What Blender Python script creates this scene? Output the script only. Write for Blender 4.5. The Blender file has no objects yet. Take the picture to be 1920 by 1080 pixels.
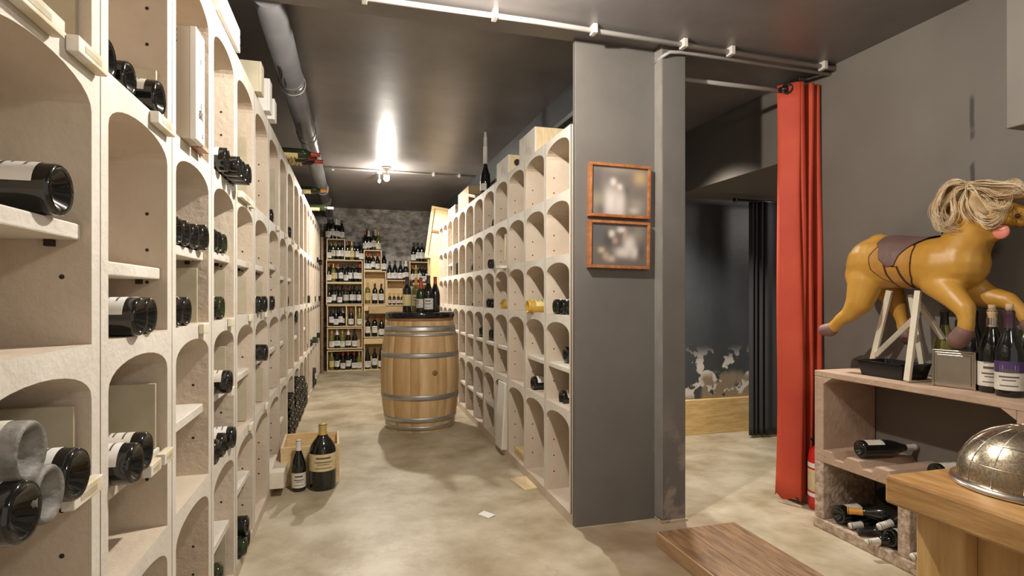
import bpy, bmesh, math, random
from mathutils import Vector, Matrix
R = math.radians
PI = math.pi
C = bpy.context.scene.collection
sc = bpy.context.scene
random.seed(7)

# ------------------------------------------------------------------ camera
H = 1.15
YAW = math.atan(300 / 1059)
cam = bpy.data.cameras.new('camera')
cam.sensor_width = 36; cam.lens = 1059 / 1920 * 36; cam.shift_y = 13 / 1920
cam.clip_start = 0.02
co = bpy.data.objects.new('camera', cam); C.objects.link(co)
co.location = (0, 0, H); co.rotation_euler = (R(90), 0, -YAW)
sc.camera = co
_ca, _sa = math.cos(YAW), math.sin(YAW)
def ray(u, v):
    x = u - 960
    return x * _ca + 1059 * _sa, -x * _sa + 1059 * _ca, 553 - v
def atX(u, v, X):
    a = ray(u, v); t = X / a[0]; return Vector((X, a[1] * t, H + a[2] * t))
def atY(u, v, Y):
    a = ray(u, v); t = Y / a[1]; return Vector((a[0] * t, Y, H + a[2] * t))
def atZ(u, v, Z):
    a = ray(u, v); t = (Z - H) / a[2]; return Vector((a[0] * t, a[1] * t, Z))
def mpp(u, X): return X / ray(u, 553)[0]

# ------------------------------------------------------------------ world, exposure, lamps
w = bpy.data.worlds.new('world'); sc.world = w; w.use_nodes = True
w.node_tree.nodes['Background'].inputs[0].default_value = (1.0, .92, .82, 1)
w.node_tree.nodes['Background'].inputs[1].default_value = 0.5
vs = sc.view_settings
vs.view_transform = 'Standard'; vs.look = 'None'; vs.gamma = 1; vs.use_curve_mapping = False
vs.exposure = 0.32
def lamp(name, loc, watts, col, rad=.05, spot=None):
    l = bpy.data.lights.new(name, 'SPOT' if spot else 'POINT'); l.energy = watts; l.color = col; l.shadow_soft_size = rad
    o = bpy.data.objects.new(name, l); o.location = loc; C.objects.link(o)
    if spot: l.spot_size = R(spot); l.spot_blend = .6 if spot < 150 else .15
    return o
WARM = (1.0, .93, .83)
lamp('aisle_light', (.365, 6.32, 2.36), 112, WARM, .03, spot=168)
lamp('aisle_bulb_glow', (.365, 6.32, 2.36), 24, WARM, .03)
lamp('front_light', (.45, 1.87, 2.30), 92, WARM, .022)
lamp('counter_light', (1.15, -.2, 2.2), 26, WARM, .10)
lamp('passage_light', (2.05, 3.35, 2.3), 150, WARM, .06, spot=115)
lamp('far_room_light', (3.9, 3.2, 1.9), 14, (1, .93, .85), .1)

# ------------------------------------------------------------------ materials
MATS = {}
def mat(name, c, rough=.6, c2=None, scale=6, det=5, bump=0, bscale=None, metal=0, spec=.5, coat=0, stretch=None, lo=.35, hi=.65, alpha=None, trans=0):
    if name in MATS: return MATS[name]
    m = bpy.data.materials.new(name); m.use_nodes = True; nt = m.node_tree; N = nt.nodes; L = nt.links
    b = N['Principled BSDF']
    b.inputs['Base Color'].default_value = (*c, 1); b.inputs['Roughness'].default_value = rough
    b.inputs['Metallic'].default_value = metal; b.inputs['Specular IOR Level'].default_value = spec
    b.inputs['Coat Weight'].default_value = coat; b.inputs['Transmission Weight'].default_value = trans
    tc = N.new('ShaderNodeTexCoord'); vec = tc.outputs['Object']
    if stretch:
        mp = N.new('ShaderNodeMapping'); mp.inputs['Scale'].default_value = stretch; L.new(vec, mp.inputs[0]); vec = mp.outputs[0]
    if c2:
        n = N.new('ShaderNodeTexNoise'); n.inputs['Scale'].default_value = scale; n.inputs['Detail'].default_value = det
        n.inputs['Roughness'].default_value = .6
        L.new(vec, n.inputs['Vector'])
        r = N.new('ShaderNodeValToRGB'); r.color_ramp.elements[0].position = lo; r.color_ramp.elements[1].position = hi
        r.color_ramp.elements[0].color = (*c, 1); r.color_ramp.elements[1].color = (*c2, 1)
        L.new(n.outputs[0], r.inputs[0]); L.new(r.outputs[0], b.inputs['Base Color'])
    if bump:
        n2 = N.new('ShaderNodeTexNoise'); n2.inputs['Scale'].default_value = bscale or scale * 4; n2.inputs['Detail'].default_value = 6
        L.new(vec, n2.inputs['Vector'])
        bp = N.new('ShaderNodeBump'); bp.inputs['Strength'].default_value = bump; bp.inputs['Distance'].default_value = .01
        L.new(n2.outputs[0], bp.inputs['Height']); L.new(bp.outputs[0], b.inputs['Normal'])
    MATS[name] = m; return m
def emis(name, c, s):
    m = bpy.data.materials.new(name); m.use_nodes = True
    b = m.node_tree.nodes['Principled BSDF']; b.inputs['Base Color'].default_value = (*c, 1)
    b.inputs['Emission Color'].default_value = (*c, 1); b.inputs['Emission Strength'].default_value = s
    return m
def mask_mix(m, col, fn):
    """mix a second colour into material m where the node group built by fn says so (stain, patch)"""
    nt = m.node_tree; b = nt.nodes['Principled BSDF']; inp = b.inputs['Base Color']
    mx = nt.nodes.new('ShaderNodeMix'); mx.data_type = 'RGBA'
    if inp.links:
        nt.links.new(inp.links[0].from_socket, mx.inputs[6])
    else: mx.inputs[6].default_value = inp.default_value
    if isinstance(col, tuple): mx.inputs[7].default_value = (*col, 1)
    else: nt.links.new(col, mx.inputs[7])
    nt.links.new(fn(nt), mx.inputs[0]); nt.links.new(mx.outputs[2], inp)
def mth(nt, op, a, b=None, c=None):
    n = nt.nodes.new('ShaderNodeMath'); n.operation = op; n.use_clamp = False
    for i, x in enumerate((a, b, c)):
        if x is None: continue
        if isinstance(x, (int, float)): n.inputs[i].default_value = x
        else: nt.links.new(x, n.inputs[i])
    return n.outputs[0]
def xyz(nt):
    tc = nt.nodes.new('ShaderNodeTexCoord'); s = nt.nodes.new('ShaderNodeSeparateXYZ')
    nt.links.new(tc.outputs['Object'], s.inputs[0]); return s.outputs, tc.outputs['Object']
def noise(nt, vec, scale, det=4):
    n = nt.nodes.new('ShaderNodeTexNoise'); n.inputs['Scale'].default_value = scale; n.inputs['Detail'].default_value = det
    nt.links.new(vec, n.inputs['Vector']); return n.outputs[0]
def sstep(nt, v, a, b):
    n = nt.nodes.new('ShaderNodeMapRange'); n.interpolation_type = 'SMOOTHSTEP'
    nt.links.new(v, n.inputs[0]); n.inputs[1].default_value = a; n.inputs[2].default_value = b
    return n.outputs[0]
def mulall(nt, *v):
    r = v[0]
    for x in v[1:]: r = mth(nt, 'MULTIPLY', r, x)
    return r

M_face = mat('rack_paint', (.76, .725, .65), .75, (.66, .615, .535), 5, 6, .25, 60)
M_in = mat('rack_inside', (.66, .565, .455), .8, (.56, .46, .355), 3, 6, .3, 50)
M_hole = mat('peg_hole_dark', (.04, .025, .02), .9)
M_joint = mat('joint_dark', (.10, .06, .04), .9)
M_ceil = mat('ceiling_paint', (.135, .127, .13), .38, (.25, .225, .215), 1.6, 8, .35, 2.2, spec=.55, lo=.3, hi=.75)
M_dark = mat('dark_wall_paint', (.115, .105, .095), .5, (.15, .138, .125), 1.5, 6, .15, 20)
M_dark2 = mat('passage_wall_paint', (.045, .05, .055), .5, (.07, .075, .08), 1.5, 6, .15, 20)
M_wallr = mat('right_wall_paint', (.15, .13, .11), .55, (.185, .165, .14), 1.2, 5, .1, 20)
M_stone = mat('rough_stone', (.24, .21, .19), .85, (.74, .69, .63), 7, 14, 1.0, 18, stretch=(1, 1, 1.8), lo=.40, hi=.66)
M_floor = mat('concrete_floor', (.33, .26, .155), .45, (.58, .51, .38), 3.2, 14, .25, 12, spec=.4, lo=.34, hi=.64)
M_pine = mat('pine_wood', (.66, .45, .20), .55, (.80, .61, .34), 5, 5, .1, stretch=(2, 2, 14))
M_pineh = mat('pine_wood_plank', (.62, .40, .15), .5, (.80, .58, .27), 4, 5, .1, stretch=(2, 2, 16))
M_crate = mat('crate_wood', (.70, .52, .28), .6, (.82, .68, .44), 5, 4, .1, stretch=(12, 2, 2))
M_plate = mat('bottle_stop_wood', (.42, .37, .25), .7, (.56, .50, .37), 6, 5, .1)
M_batten = mat('batten_wood', (.62, .50, .30), .7, (.80, .76, .68), 9, 4, .1)
M_black = mat('black_plastic', (.012, .012, .013), .3)
M_pipe = mat('grey_pipe', (.15, .15, .155), .28, (.20, .20, .205), 3, 4, .05)
M_conduit = mat('conduit_paint', (.32, .30, .28), .45)
M_clip = mat('conduit_clip', (.62, .58, .53), .5)
M_steel = mat('galvanised_steel', (.42, .41, .39), .42, (.55, .54, .52), 8, 5, .1, metal=.75)
M_chrome = mat('brushed_steel', (.62, .58, .52), .25, (.70, .66, .60), 10, 3, metal=1)
M_label = mat('label_paper', (.74, .70, .62), .7, (.64, .58, .48), 30, 3)
M_labelw = mat('label_white', (.82, .80, .76), .65)
M_labely = mat('label_yellow', (.72, .58, .22), .65, (.80, .68, .35), 20, 3)
M_labelo = mat('label_aged', (.62, .48, .24), .75, (.72, .60, .36), 20, 5)
M_ink = mat('label_ink', (.10, .08, .07), .7)
M_gdark = mat('glass_black', (.008, .009, .008), .08, spec=.6, coat=.3)
M_ggreen = mat('glass_green', (.022, .032, .012), .08, spec=.6)
M_golive = mat('glass_olive', (.16, .15, .03), .1, spec=.6)
M_ggold = mat('glass_golden', (.55, .34, .06), .1, spec=.6)
M_gclear = mat('glass_clear', (.62, .62, .52), .08, spec=.7)
M_gdust = mat('glass_dusty', (.10, .10, .09), .6, (.30, .28, .25), 25, 6, .3, 80)
M_cred = mat('capsule_red', (.40, .05, .03), .35)
M_cblack = mat('capsule_black', (.02, .018, .018), .35)
M_cpurple = mat('capsule_purple', (.06, .02, .04), .35)
M_cwhite = mat('capsule_white', (.70, .66, .60), .5)
M_cgold = mat('capsule_gold', (.60, .42, .14), .35, metal=.3)
M_corange = mat('capsule_orange', (.70, .32, .05), .4)
M_cork = mat('cork', (.55, .38, .22), .8)
M_red = mat('red_cloth', (.50, .055, .025), .7, (.58, .075, .032), 3, 3, .05)
M_blackcloth = mat('black_cloth', (.035, .036, .038), .8)
M_terra = mat('pink_concrete', (.42, .285, .20), .85, (.50, .355, .26), 8, 5, .3, 40)
M_terraR = mat('speckled_concrete', (.34, .24, .17), .9, (.58, .46, .36), 28, 7, .8, 50, lo=.4, hi=.6)
M_oak = mat('oak_counter', (.32, .155, .05), .42, (.56, .33, .13), 4, 9, .15, stretch=(9, 1.2, 9))
M_oakv = mat('oak_leg', (.46, .26, .09), .45, (.64, .41, .17), 3, 6, .12, stretch=(9, 9, 1.2))
M_step = mat('worn_step_wood', (.12, .06, .028), .5, (.36, .21, .10), 5, 10, .3, stretch=(9, 1.2, 9), lo=.3, hi=.7)
M_horse = mat('horse_ochre', (.44, .22, .03), .42, (.54, .29, .05), 4, 5, .08, 30)
M_hoof = mat('hoof_brown', (.18, .09, .075), .6)
M_saddle = mat('saddle_brown', (.13, .075, .065), .5, (.17, .10, .085), 8, 4)
M_strap = mat('saddle_strap', (.42, .20, .04), .5)
M_line = mat('saddle_outline', (.05, .02, .012), .5)
M_tongue = mat('tongue_pink', (.66, .22, .16), .45)
M_hair = mat('blonde_hair', (.66, .47, .26), .45, (.85, .72, .50), 20, 3)
M_hair2 = mat('blonde_hair_dark', (.34, .20, .09), .6, (.55, .38, .2), 12, 3)
M_whitew = mat('white_wood', (.70, .62, .50), .65, (.78, .72, .60), 8, 4)
M_white = mat('white_board', (.78, .75, .70), .6)
M_box = mat('cardboard_brown', (.42, .28, .14), .8, (.52, .37, .20), 6, 4)
M_frame = mat('frame_wood', (.28, .09, .03), .45, (.42, .17, .06), 6, 5, stretch=(6, 1, 6))
M_paper = mat('paper', (.85, .83, .78), .7)
M_exred = mat('extinguisher_red', (.60, .02, .015), .3)

# ------------------------------------------------------------------ mesh builder
class MB:
    def __init__(s): s.v = []; s.f = []; s.m = []; s.sm = []
    def add(s, vs_, fs, m=0, smooth=False):
        o = len(s.v); s.v += [tuple(x) for x in vs_]
        for f in fs: s.f.append([i + o for i in f]); s.m.append(m); s.sm.append(smooth)
        return s
    def box(s, x0, x1, y0, y1, z0, z1, m=0):
        x0, x1 = min(x0, x1), max(x0, x1); y0, y1 = min(y0, y1), max(y0, y1); z0, z1 = min(z0, z1), max(z0, z1)
        return s.add([(x0,y0,z0),(x1,y0,z0),(x1,y1,z0),(x0,y1,z0),(x0,y0,z1),(x1,y0,z1),(x1,y1,z1),(x0,y1,z1)],
              [(0,3,2,1),(4,5,6,7),(0,1,5,4),(1,2,6,5),(2,3,7,6),(3,0,4,7)], m)
    def lathe(s, prof, n=20, m=0, c=(0,0,0), a0=0, a1=2*PI, smooth=True):
        full = abs(a1 - a0 - 2*PI) < 1e-6; k = n if full else n + 1
        vs_ = []
        for r, z in prof:
            for i in range(k):
                a = a0 + (a1 - a0) * i / n
                vs_.append((c[0] + r*math.cos(a), c[1] + r*math.sin(a), c[2] + z))
        fs = []
        for j in range(len(prof) - 1):
            for i in range(n):
                i2 = (i + 1) % k if full else i + 1
                a, b, c2, d = j*k+i, j*k+i2, (j+1)*k+i2, (j+1)*k+i
                fs.append((a, b, c2, d))
        return s.add(vs_, fs, m, smooth)
    def tube(s, pts, r, n=8, m=0, cap=True, smooth=True):
        pts = [Vector(p) for p in pts]; rs = r if isinstance(r, (list, tuple)) else [r] * len(pts)
        vs_ = []; up = None
        for i, p in enumerate(pts):
            d = (pts[min(i+1, len(pts)-1)] - pts[max(i-1, 0)]).normalized()
            if up is None: up = Vector((0,0,1)) if abs(d.z) < .9 else Vector((1,0,0))
            a = d.cross(up).normalized(); b = a.cross(d).normalized(); up = b
            for k in range(n):
                t = 2*PI*k/n; vs_.append(p + (a*math.cos(t) + b*math.sin(t)) * rs[i])
        fs = [(i*n+k, i*n+(k+1) % n, (i+1)*n+(k+1) % n, (i+1)*n+k) for i in range(len(pts)-1) for k in range(n)]
        s.add(vs_, fs, m, smooth)
        if cap:
            o = len(s.v) - len(vs_)
            s.f.append([o+k for k in range(n)][::-1]); s.m.append(m); s.sm.append(False)
            s.f.append([o+(len(pts)-1)*n+k for k in range(n)]); s.m.append(m); s.sm.append(False)
        return s
    def sphere(s, c, r, m=0, n=14, sx=1, sy=1, sz=1):
        prof = [(r*math.sin(PI*i/(n//2+1)), -r*math.cos(PI*i/(n//2+1))) for i in range(n//2+2)]
        o = len(s.v); s.lathe(prof, n, m)
        for i in range(o, len(s.v)):
            x, y, z = s.v[i]; s.v[i] = (x*sx+c[0], y*sy+c[1], z*sz+c[2])
        return s
    def bar(s, a, b, w, d, m=0, side=Vector((1,0,0))):
        a = Vector(a); b = Vector(b); t = (b-a).normalized(); sd = side - t*side.dot(t)
        if sd.length < 1e-3: sd = Vector((0,1,0)) - t*t.y
        sd.normalize(); q = t.cross(sd)
        vs_ = [p + sd*(w/2)*i + q*(d/2)*j for p in (a, b) for i, j in ((-1,-1),(1,-1),(1,1),(-1,1))]
        return s.add(vs_, [(0,3,2,1),(4,5,6,7),(0,1,5,4),(1,2,6,5),(2,3,7,6),(3,0,4,7)], m)
    def prism(s, poly, ax, a, b, m=0, mf=None):
        """extrude 2-d polygon along axis ax from a to b; mf = material of the cap at a"""
        def P(p, q):
            if ax == 0: return (q, p[0], p[1])
            if ax == 1: return (p[0], q, p[1])
            return (p[0], p[1], q)
        n = len(poly); vs_ = [P(p, a) for p in poly] + [P(p, b) for p in poly]
        s.add(vs_, [(i, (i+1) % n, n+(i+1) % n, n+i) for i in range(n)], m)
        o = len(s.v) - 2*n
        s.f.append([o+i for i in range(n)][::-1]); s.m.append(m if mf is None else mf); s.sm.append(False)
        s.f.append([o+n+i for i in range(n)]); s.m.append(m); s.sm.append(False)
        return s
    def mesh(s, name, mats):
        me = bpy.data.meshes.new(name); me.from_pydata(s.v, [], s.f)
        for m in (mats if isinstance(mats, (list, tuple)) else [mats]): me.materials.append(m)
        me.polygons.foreach_set('material_index', s.m); me.polygons.foreach_set('use_smooth', s.sm)
        bm = bmesh.new(); bm.from_mesh(me); bmesh.ops.remove_doubles(bm, verts=bm.verts, dist=1e-6)
        bmesh.ops.recalc_face_normals(bm, faces=bm.faces); bm.to_mesh(me); bm.free()
        return me
    def build(s, name, mats, parent=None, loc=(0,0,0), rot=(0,0,0), bev=0):
        o = bpy.data.objects.new(name, s.mesh(name, mats)); C.objects.link(o)
        o.location = loc; o.rotation_euler = rot
        if parent: o.parent = parent
        if bev:
            b = o.modifiers.new('bevel', 'BEVEL'); b.width = bev; b.segments = 2; b.limit_method = 'ANGLE'; b.angle_limit = R(40)
        return o
def tag(o, label, cat, group=None, kind=None):
    o['label'] = label; o['category'] = cat
    if group: o['group'] = group
    if kind: o['kind'] = kind
    return o
def thing(name, label, cat, loc=(0,0,0), rot=(0,0,0), group=None):
    o = bpy.data.objects.new(name, None); o.empty_display_size = .05; C.objects.link(o); o.location = loc; o.rotation_euler = rot
    return tag(o, label, cat, group)
def struct(o, label=None):
    o['kind'] = 'structure'
    if label: o['label'] = label
    return o
def copy_tree(o, parent=None):
    c = o.copy(); C.objects.link(c)
    if parent: c.parent = parent
    for ch in o.children: copy_tree(ch, c)
    return c
ORD = ['zeroth','first','second','third','fourth','fifth','sixth','seventh','eighth','ninth','tenth','eleventh','twelfth','thirteenth','fourteenth','fifteenth','sixteenth','seventeenth','eighteenth','nineteenth','twentieth']
NUM = ['zero','one','two','three','four','five','six','seven','eight','nine','ten','eleven','twelve']
def text_mesh(txt, size, name, m, parent, mw, ext=.0004):
    cu = bpy.data.curves.new(name, 'FONT'); cu.body = txt; cu.size = size; cu.extrude = ext; cu.align_x = 'CENTER'; cu.align_y = 'CENTER'
    o = bpy.data.objects.new(name, cu); C.objects.link(o)
    dg = bpy.context.evaluated_depsgraph_get(); me = bpy.data.meshes.new_from_object(o.evaluated_get(dg))
    bpy.data.objects.remove(o); me.materials.clear(); me.materials.append(m)
    me.transform(mw); t = bpy.data.objects.new(name, me); C.objects.link(t); t.parent = parent; return t

# ================================================================== THE SETTING
ZF, ZA = 2.415, 2.55          # front ceiling, aisle ceiling
XL, XM0, XM1, XR = -.80, 1.395, 1.50, 2.55
YP, YB = 2.63, 9.5
struct(MB().box(-.95, 4.7, -1.2, 10, -.1, 0).build('floor', M_floor))
def patch(nt):
    s, vec = xyz(nt); n = mth(nt, 'MULTIPLY', noise(nt, vec, 3.0, 6), .16)
    x = mth(nt, 'ADD', s[0], n)
    a = sstep(nt, x, 1.145, 1.16); b = mth(nt, 'SUBTRACT', 1, sstep(nt, x, 1.84, 1.90))
    c = mth(nt, 'SUBTRACT', 1, sstep(nt, mth(nt, 'ADD', s[1], n), 2.66, 2.70))
    d = sstep(nt, noise(nt, vec, 2.6, 7), .36, .60)
    return mulall(nt, a, b, c, mth(nt, 'ADD', mth(nt, 'MULTIPLY', d, .5), .4))
mask_mix(M_floor, (.20, .125, .075), patch)
def crack(nt):
    s, vec = xyz(nt); n = noise(nt, vec, 1.3, 8)
    return mth(nt, 'MULTIPLY', mth(nt, 'SUBTRACT', 1, sstep(nt, mth(nt, 'ABSOLUTE', mth(nt, 'SUBTRACT', n, .5)), 0, .006)), .25)
mask_mix(M_floor, (.30, .22, .13), crack)
struct(MB().box(-.95, 2.7, -1.2, YP, ZF, 2.7).build('ceiling', M_ceil))
struct(MB().box(-.95, XM1, YP, 9.7, ZA, 2.7).build('ceiling', M_ceil))
struct(MB().box(XM1, 4.7, YP, 5.2, ZF, 2.7).build('ceiling', M_ceil))
struct(MB().box(-.95, XL, -1.2, 9.7, 0, 2.7).build('wall_left', M_dark2))
struct(MB().box(-.95, XM1, YB, 9.7, 0, 2.7).build('wall_back', M_stone))
struct(MB().box(XR, 2.7, -1.2, 2.70, 0, 2.7).build('wall_right', M_wallr))
struct(MB().box(XM0, XM1, YP + .03, 9.6, 0, ZA).build('wall_middle', M_dark2))
wp = struct(MB().box(1.06, 1.515, 2.598, YP, 0, 2.42).build('wall_partition', M_dark, bev=.002))
struct(MB().box(1.505, 1.637, 2.53, 2.66, 0, ZF).build('trim_1', M_dark, bev=.004), 'square grey pillar at the end of the partition')
struct(MB().box(1.499, 1.506, 2.529, 2.598, .02, 2.40).build('trim_6', mat('pale_mottled_edge', (.25, .235, .215), .5, (.19, .175, .155), 6, 8)), 'pale mottled edge of the pillar')  # left face of the pillar set paler than its front, randomly mottled
struct(MB().box(1.497, 1.645, 2.522, 2.668, 0, .012).build('trim_5', M_terraR))
# box jutting out of the right wall under the ceiling
struct(MB().box(2.2, XR, -1.2, 1.43, 1.73, ZF).build('trim_2', M_wallr, bev=.004))
# passage behind the red curtain
struct(MB().box(XM1, 3.42, 4.10, 4.25, 0, ZF).build('wall_passage', M_dark2))
struct(MB().box(2.5, 4.6, 2.70, 4.25, 1.95, ZF).build('wall_soffit', M_wallr, bev=.003))
struct(MB().box(4.5, 4.65, 2.6, 5.2, 0, ZF).build('wall_far', M_dark))
struct(MB().box(3.42, 4.6, 4.95, 5.1, 0, ZF).build('wall_end', M_dark))
struct(MB().box(2.7, 4.6, 2.6, 2.7, 0, ZF).build('wall_front', M_dark))
bb = MB(); bb.box(XM1, 3.36, 4.055, 4.10, 0, .285)
bo = struct(bb.build('baseboard_passage', M_pineh, bev=.003))
def flakes(nt):
    s, vec = xyz(nt); n = noise(nt, vec, 7, 8)
    zz = mth(nt, 'MULTIPLY', sstep(nt, s[2], .26, .34), mth(nt, 'SUBTRACT', 1, sstep(nt, s[2], .55, .74)))
    return mth(nt, 'MULTIPLY', zz, sstep(nt, n, .50, .53))
mask_mix(M_dark2, (.62, .58, .52), flakes)
def plasterp(nt):
    s, vec = xyz(nt); n = noise(nt, vec, 3.0, 6)
    zz = mth(nt, 'SUBTRACT', 1, sstep(nt, mth(nt, 'ADD', s[2], mth(nt, 'MULTIPLY', n, .25)), .58, .66))
    xx = mth(nt, 'MULTIPLY', sstep(nt, s[0], 2.78, 2.83), sstep(nt, s[1], 4.0, 4.05))
    return mulall(nt, zz, xx, sstep(nt, noise(nt, vec, 9, 7), .44, .49))
mask_mix(M_dark2, (.27, .21, .14), plasterp)
def wallcrack(nt):
    s, vec = xyz(nt)
    dy = mth(nt, 'ABSOLUTE', mth(nt, 'SUBTRACT', mth(nt, 'ADD', s[1], mth(nt, 'MULTIPLY', noise(nt, vec, 6, 4), .02)), 1.795))
    wdt = mth(nt, 'SUBTRACT', 1, sstep(nt, dy, .004, .014))
    z = mulall(nt, sstep(nt, s[2], 1.55, 1.6), mth(nt, 'SUBTRACT', 1, sstep(nt, s[2], 1.98, 2.02)), sstep(nt, noise(nt, vec, 7, 2), .4, .5))
    return mth(nt, 'MULTIPLY', wdt, z)
mask_mix(M_wallr, (.05, .04, .035), wallcrack)
def scuff(nt):
    s, vec = xyz(nt)
    x = mth(nt, 'MULTIPLY', sstep(nt, s[0], 1.48, 1.51), mth(nt, 'SUBTRACT', 1, sstep(nt, s[2], .1, .75)))
    return mulall(nt, x, sstep(nt, noise(nt, vec, 9, 8), .50, .62), .5)
mask_mix(M_dark, (.42, .34, .27), scuff)

# big pipe under the aisle ceiling
t = thing('ceiling_pipe', 'thick grey pipe running the length of the aisle under the ceiling', 'pipe', (-.353, YP, 2.455))
MB().tube([(0, 0, 0), (0, 3, 0), (0, YB - YP, 0)], .068, 28).build('pipe', M_pipe, t)
for y in (3.65, 4.80, 4.93, 7.2, 8.1):
    y -= YP
    MB().lathe([(.068, -.02), (.0745, -.018), (.0745, .018), (.068, .02)], 28).build('pipe_collar', M_pipe, t, (0, y, 0), (R(90), 0, 0))
for y in (3.72, 7.3, 8.2):
    b = MB(); y -= YP
    b.lathe([(.0755, -.006), (.078, -.006), (.078, .006), (.0755, .006)], 24)
    o = b.build('strap', M_clip, t, (0, y, 0), (R(90), 0, 0))
    MB().tube([(0.0, y, .076), (0.0, y, .10)], .006).build('hanger', M_clip, t)
# conduit at the front ceiling, with clips
t = thing('conduit', 'thin pale conduit clipped across the front ceiling to the right wall', 'conduit', (0, 0, 0))
MB().tube([(-.75, 2.44, 2.392), (.8, 2.44, 2.392), (2.55, 2.50, 2.392)], .0125, 10).build('tube', M_conduit, t)
MB().tube([(1.50, 2.60, 2.345), (1.505, 2.52, 2.35), (1.53, 2.505, 2.365), (1.60, 2.505, 2.372), (2.55, 2.53, 2.372)], .009, 8).build('thin_tube', M_conduit, t)
for x in (.05, .61, 1.09, 1.58, 1.86, 2.46):
    y = 2.44 + max(0, (x - .8) / 1.75 * .06)
    MB().box(x - .011, x + .011, y - .03, y + .016, 2.372, 2.4145).build('clip', M_clip, t, bev=.002)
t = thing('conduit', 'thin conduit crossing the aisle ceiling beside the lit lamp', 'conduit')
MB().tube([(XL, 6.45, 2.535), (XM0, 6.5, 2.535)], .011, 8).build('tube', M_conduit, t)
for x in (-.2, .9, 1.2): MB().box(x - .01, x + .01, 6.46, 6.50, 2.515, 2.5495).build('clip', M_clip, t)
t = thing('wall_pipe', 'dark pipe along the wall above the near end of the right rack', 'pipe')
MB().tube([(1.36, 2.64, 2.31), (1.36, 6.4, 2.31)], .016, 10).build('tube', M_pipe, t)
for y in (2.85, 4.4): MB().box(1.335, 1.395, y - .015, y + .015, 2.325, 2.37).build('clip', M_clip, t)
# ceiling lamp
t = thing('ceiling_lamp', 'bright lit spotlight under the aisle ceiling, above and behind the barrel', 'lamp', (.365, 6.32, 0))
MB().lathe([(0, 2.55), (.05, 2.55), (.05, 2.53), (.012, 2.525), (.012, 2.49), (.03, 2.485), (.035, 2.455), (.03, 2.45)], 20).build('lamp_base', M_clip, t)
b = MB().sphere((0, 0, 2.425), .032); b.build('bulb', emis('bulb_glow', (1, .93, .8), 160), t)
t = thing('ceiling_lamp', 'small lit spotlight left of the bright aisle lamp', 'lamp', (.30, 6.6, 0))
MB().lathe([(0, 2.55), (.03, 2.55), (.03, 2.53), (.008, 2.53), (.008, 2.47), (.018, 2.465), (.018, 2.45)], 16).build('lamp_base', M_clip, t)
MB().sphere((0, 0, 2.44), .014).build('bulb', emis('bulb_glow_small', (1, .93, .8), 20), t)

# ================================================================== RACKS
def arch_block(y0, y1, z0, z1, wall, apex, rise, depth, sgn, holes):
    """inverted-U concrete block; local x=0 is the aisle face, depth goes along sgn"""
    ya, yb = y0 + wall, y1 - wall; sp = apex - rise; n = 14
    poly = [(y0, z0), (y0, z1), (y1, z1), (y1, z0), (yb, z0), (yb, sp)]
    for i in range(1, n):
        a = PI * i / n
        poly.append(((ya + yb)/2 + (yb - ya)/2*math.cos(a), sp + rise*math.sin(a)**.9))
    poly += [(ya, sp), (ya, z0)]
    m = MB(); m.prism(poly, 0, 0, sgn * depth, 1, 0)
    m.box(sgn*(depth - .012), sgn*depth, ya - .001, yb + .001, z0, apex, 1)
    for hz in holes:
        for yy, dy in ((ya + .0006, 1), (yb - .0006, -1)):
            for hx in (.045, .21):
                vs_ = [(sgn*hx + .0045*math.cos(k*PI/4), yy, z0 + hz + .0045*math.sin(k*PI/4)) for k in range(8)]
                m.add(vs_, [tuple(range(8))], 2)
    # recessed joint line round the block face
    m.box(-sgn*.0006, sgn*.004, y0 - .0008, y0 + .0008, z0, z1, 3)
    return m
LD = [.37, .79, 1.21, 1.64, 2.065, 2.47, 2.915, 3.395, 3.88, 4.335, 4.81, 5.29, 5.74, 6.19, 6.59, 6.99, 7.42, 7.83, 8.24, 8.62]
LZ = [.05, .57, 1.062, 1.575, 2.12]; LAP = [.53, 1.02, 1.53, 2.055]
LX, RX, DP = -.447, 1.052, .33
lr = thing('wine_rack', 'tall cream painted rack of arched blocks along the left wall', 'wine rack', (LX, 0, 0))
m = MB(); m.box(-DP, .0, LD[0], LD[-1], 0, .05); m.build('plinth', M_in, lr)
for i in range(len(LD) - 1):
    for j in range(4):
        b = arch_block(LD[i], LD[i+1], LZ[j], LZ[j+1], .036, LAP[j], .055, DP, -1, (.12, .20, .29))
        b.build('rack_block', [M_face, M_in, M_hole, M_joint], lr, bev=0)
RD = [2.60, 2.99, 3.382, 3.782, 4.171, 4.555, 4.934, 5.318, 5.68, 6.05, 6.388, 6.711, 7.04]
RZ = [.055, .565, 1.045, 1.36, 1.685, 2.005]; RAP = [.527, 1.006, 1.322, 1.646, 1.973]
rr = thing('wine_rack', 'cream painted rack of arched blocks standing behind the grey partition', 'wine rack', (RX, .035, 0))
m = MB(); m.box(0, DP, RD[0], RD[-1], 0, .055); m.build('plinth', M_in, rr)
for i in range(len(RD) - 1):
    for j in range(5):
        b = arch_block(RD[i], RD[i+1], RZ[j], RZ[j+1], .021, RAP[j], .062, DP, 1, (.04, .125) if j > 1 else (.10, .19, .28))
        b.build('rack_block', [M_face, M_in, M_hole, M_joint], rr, bev=0)
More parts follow.
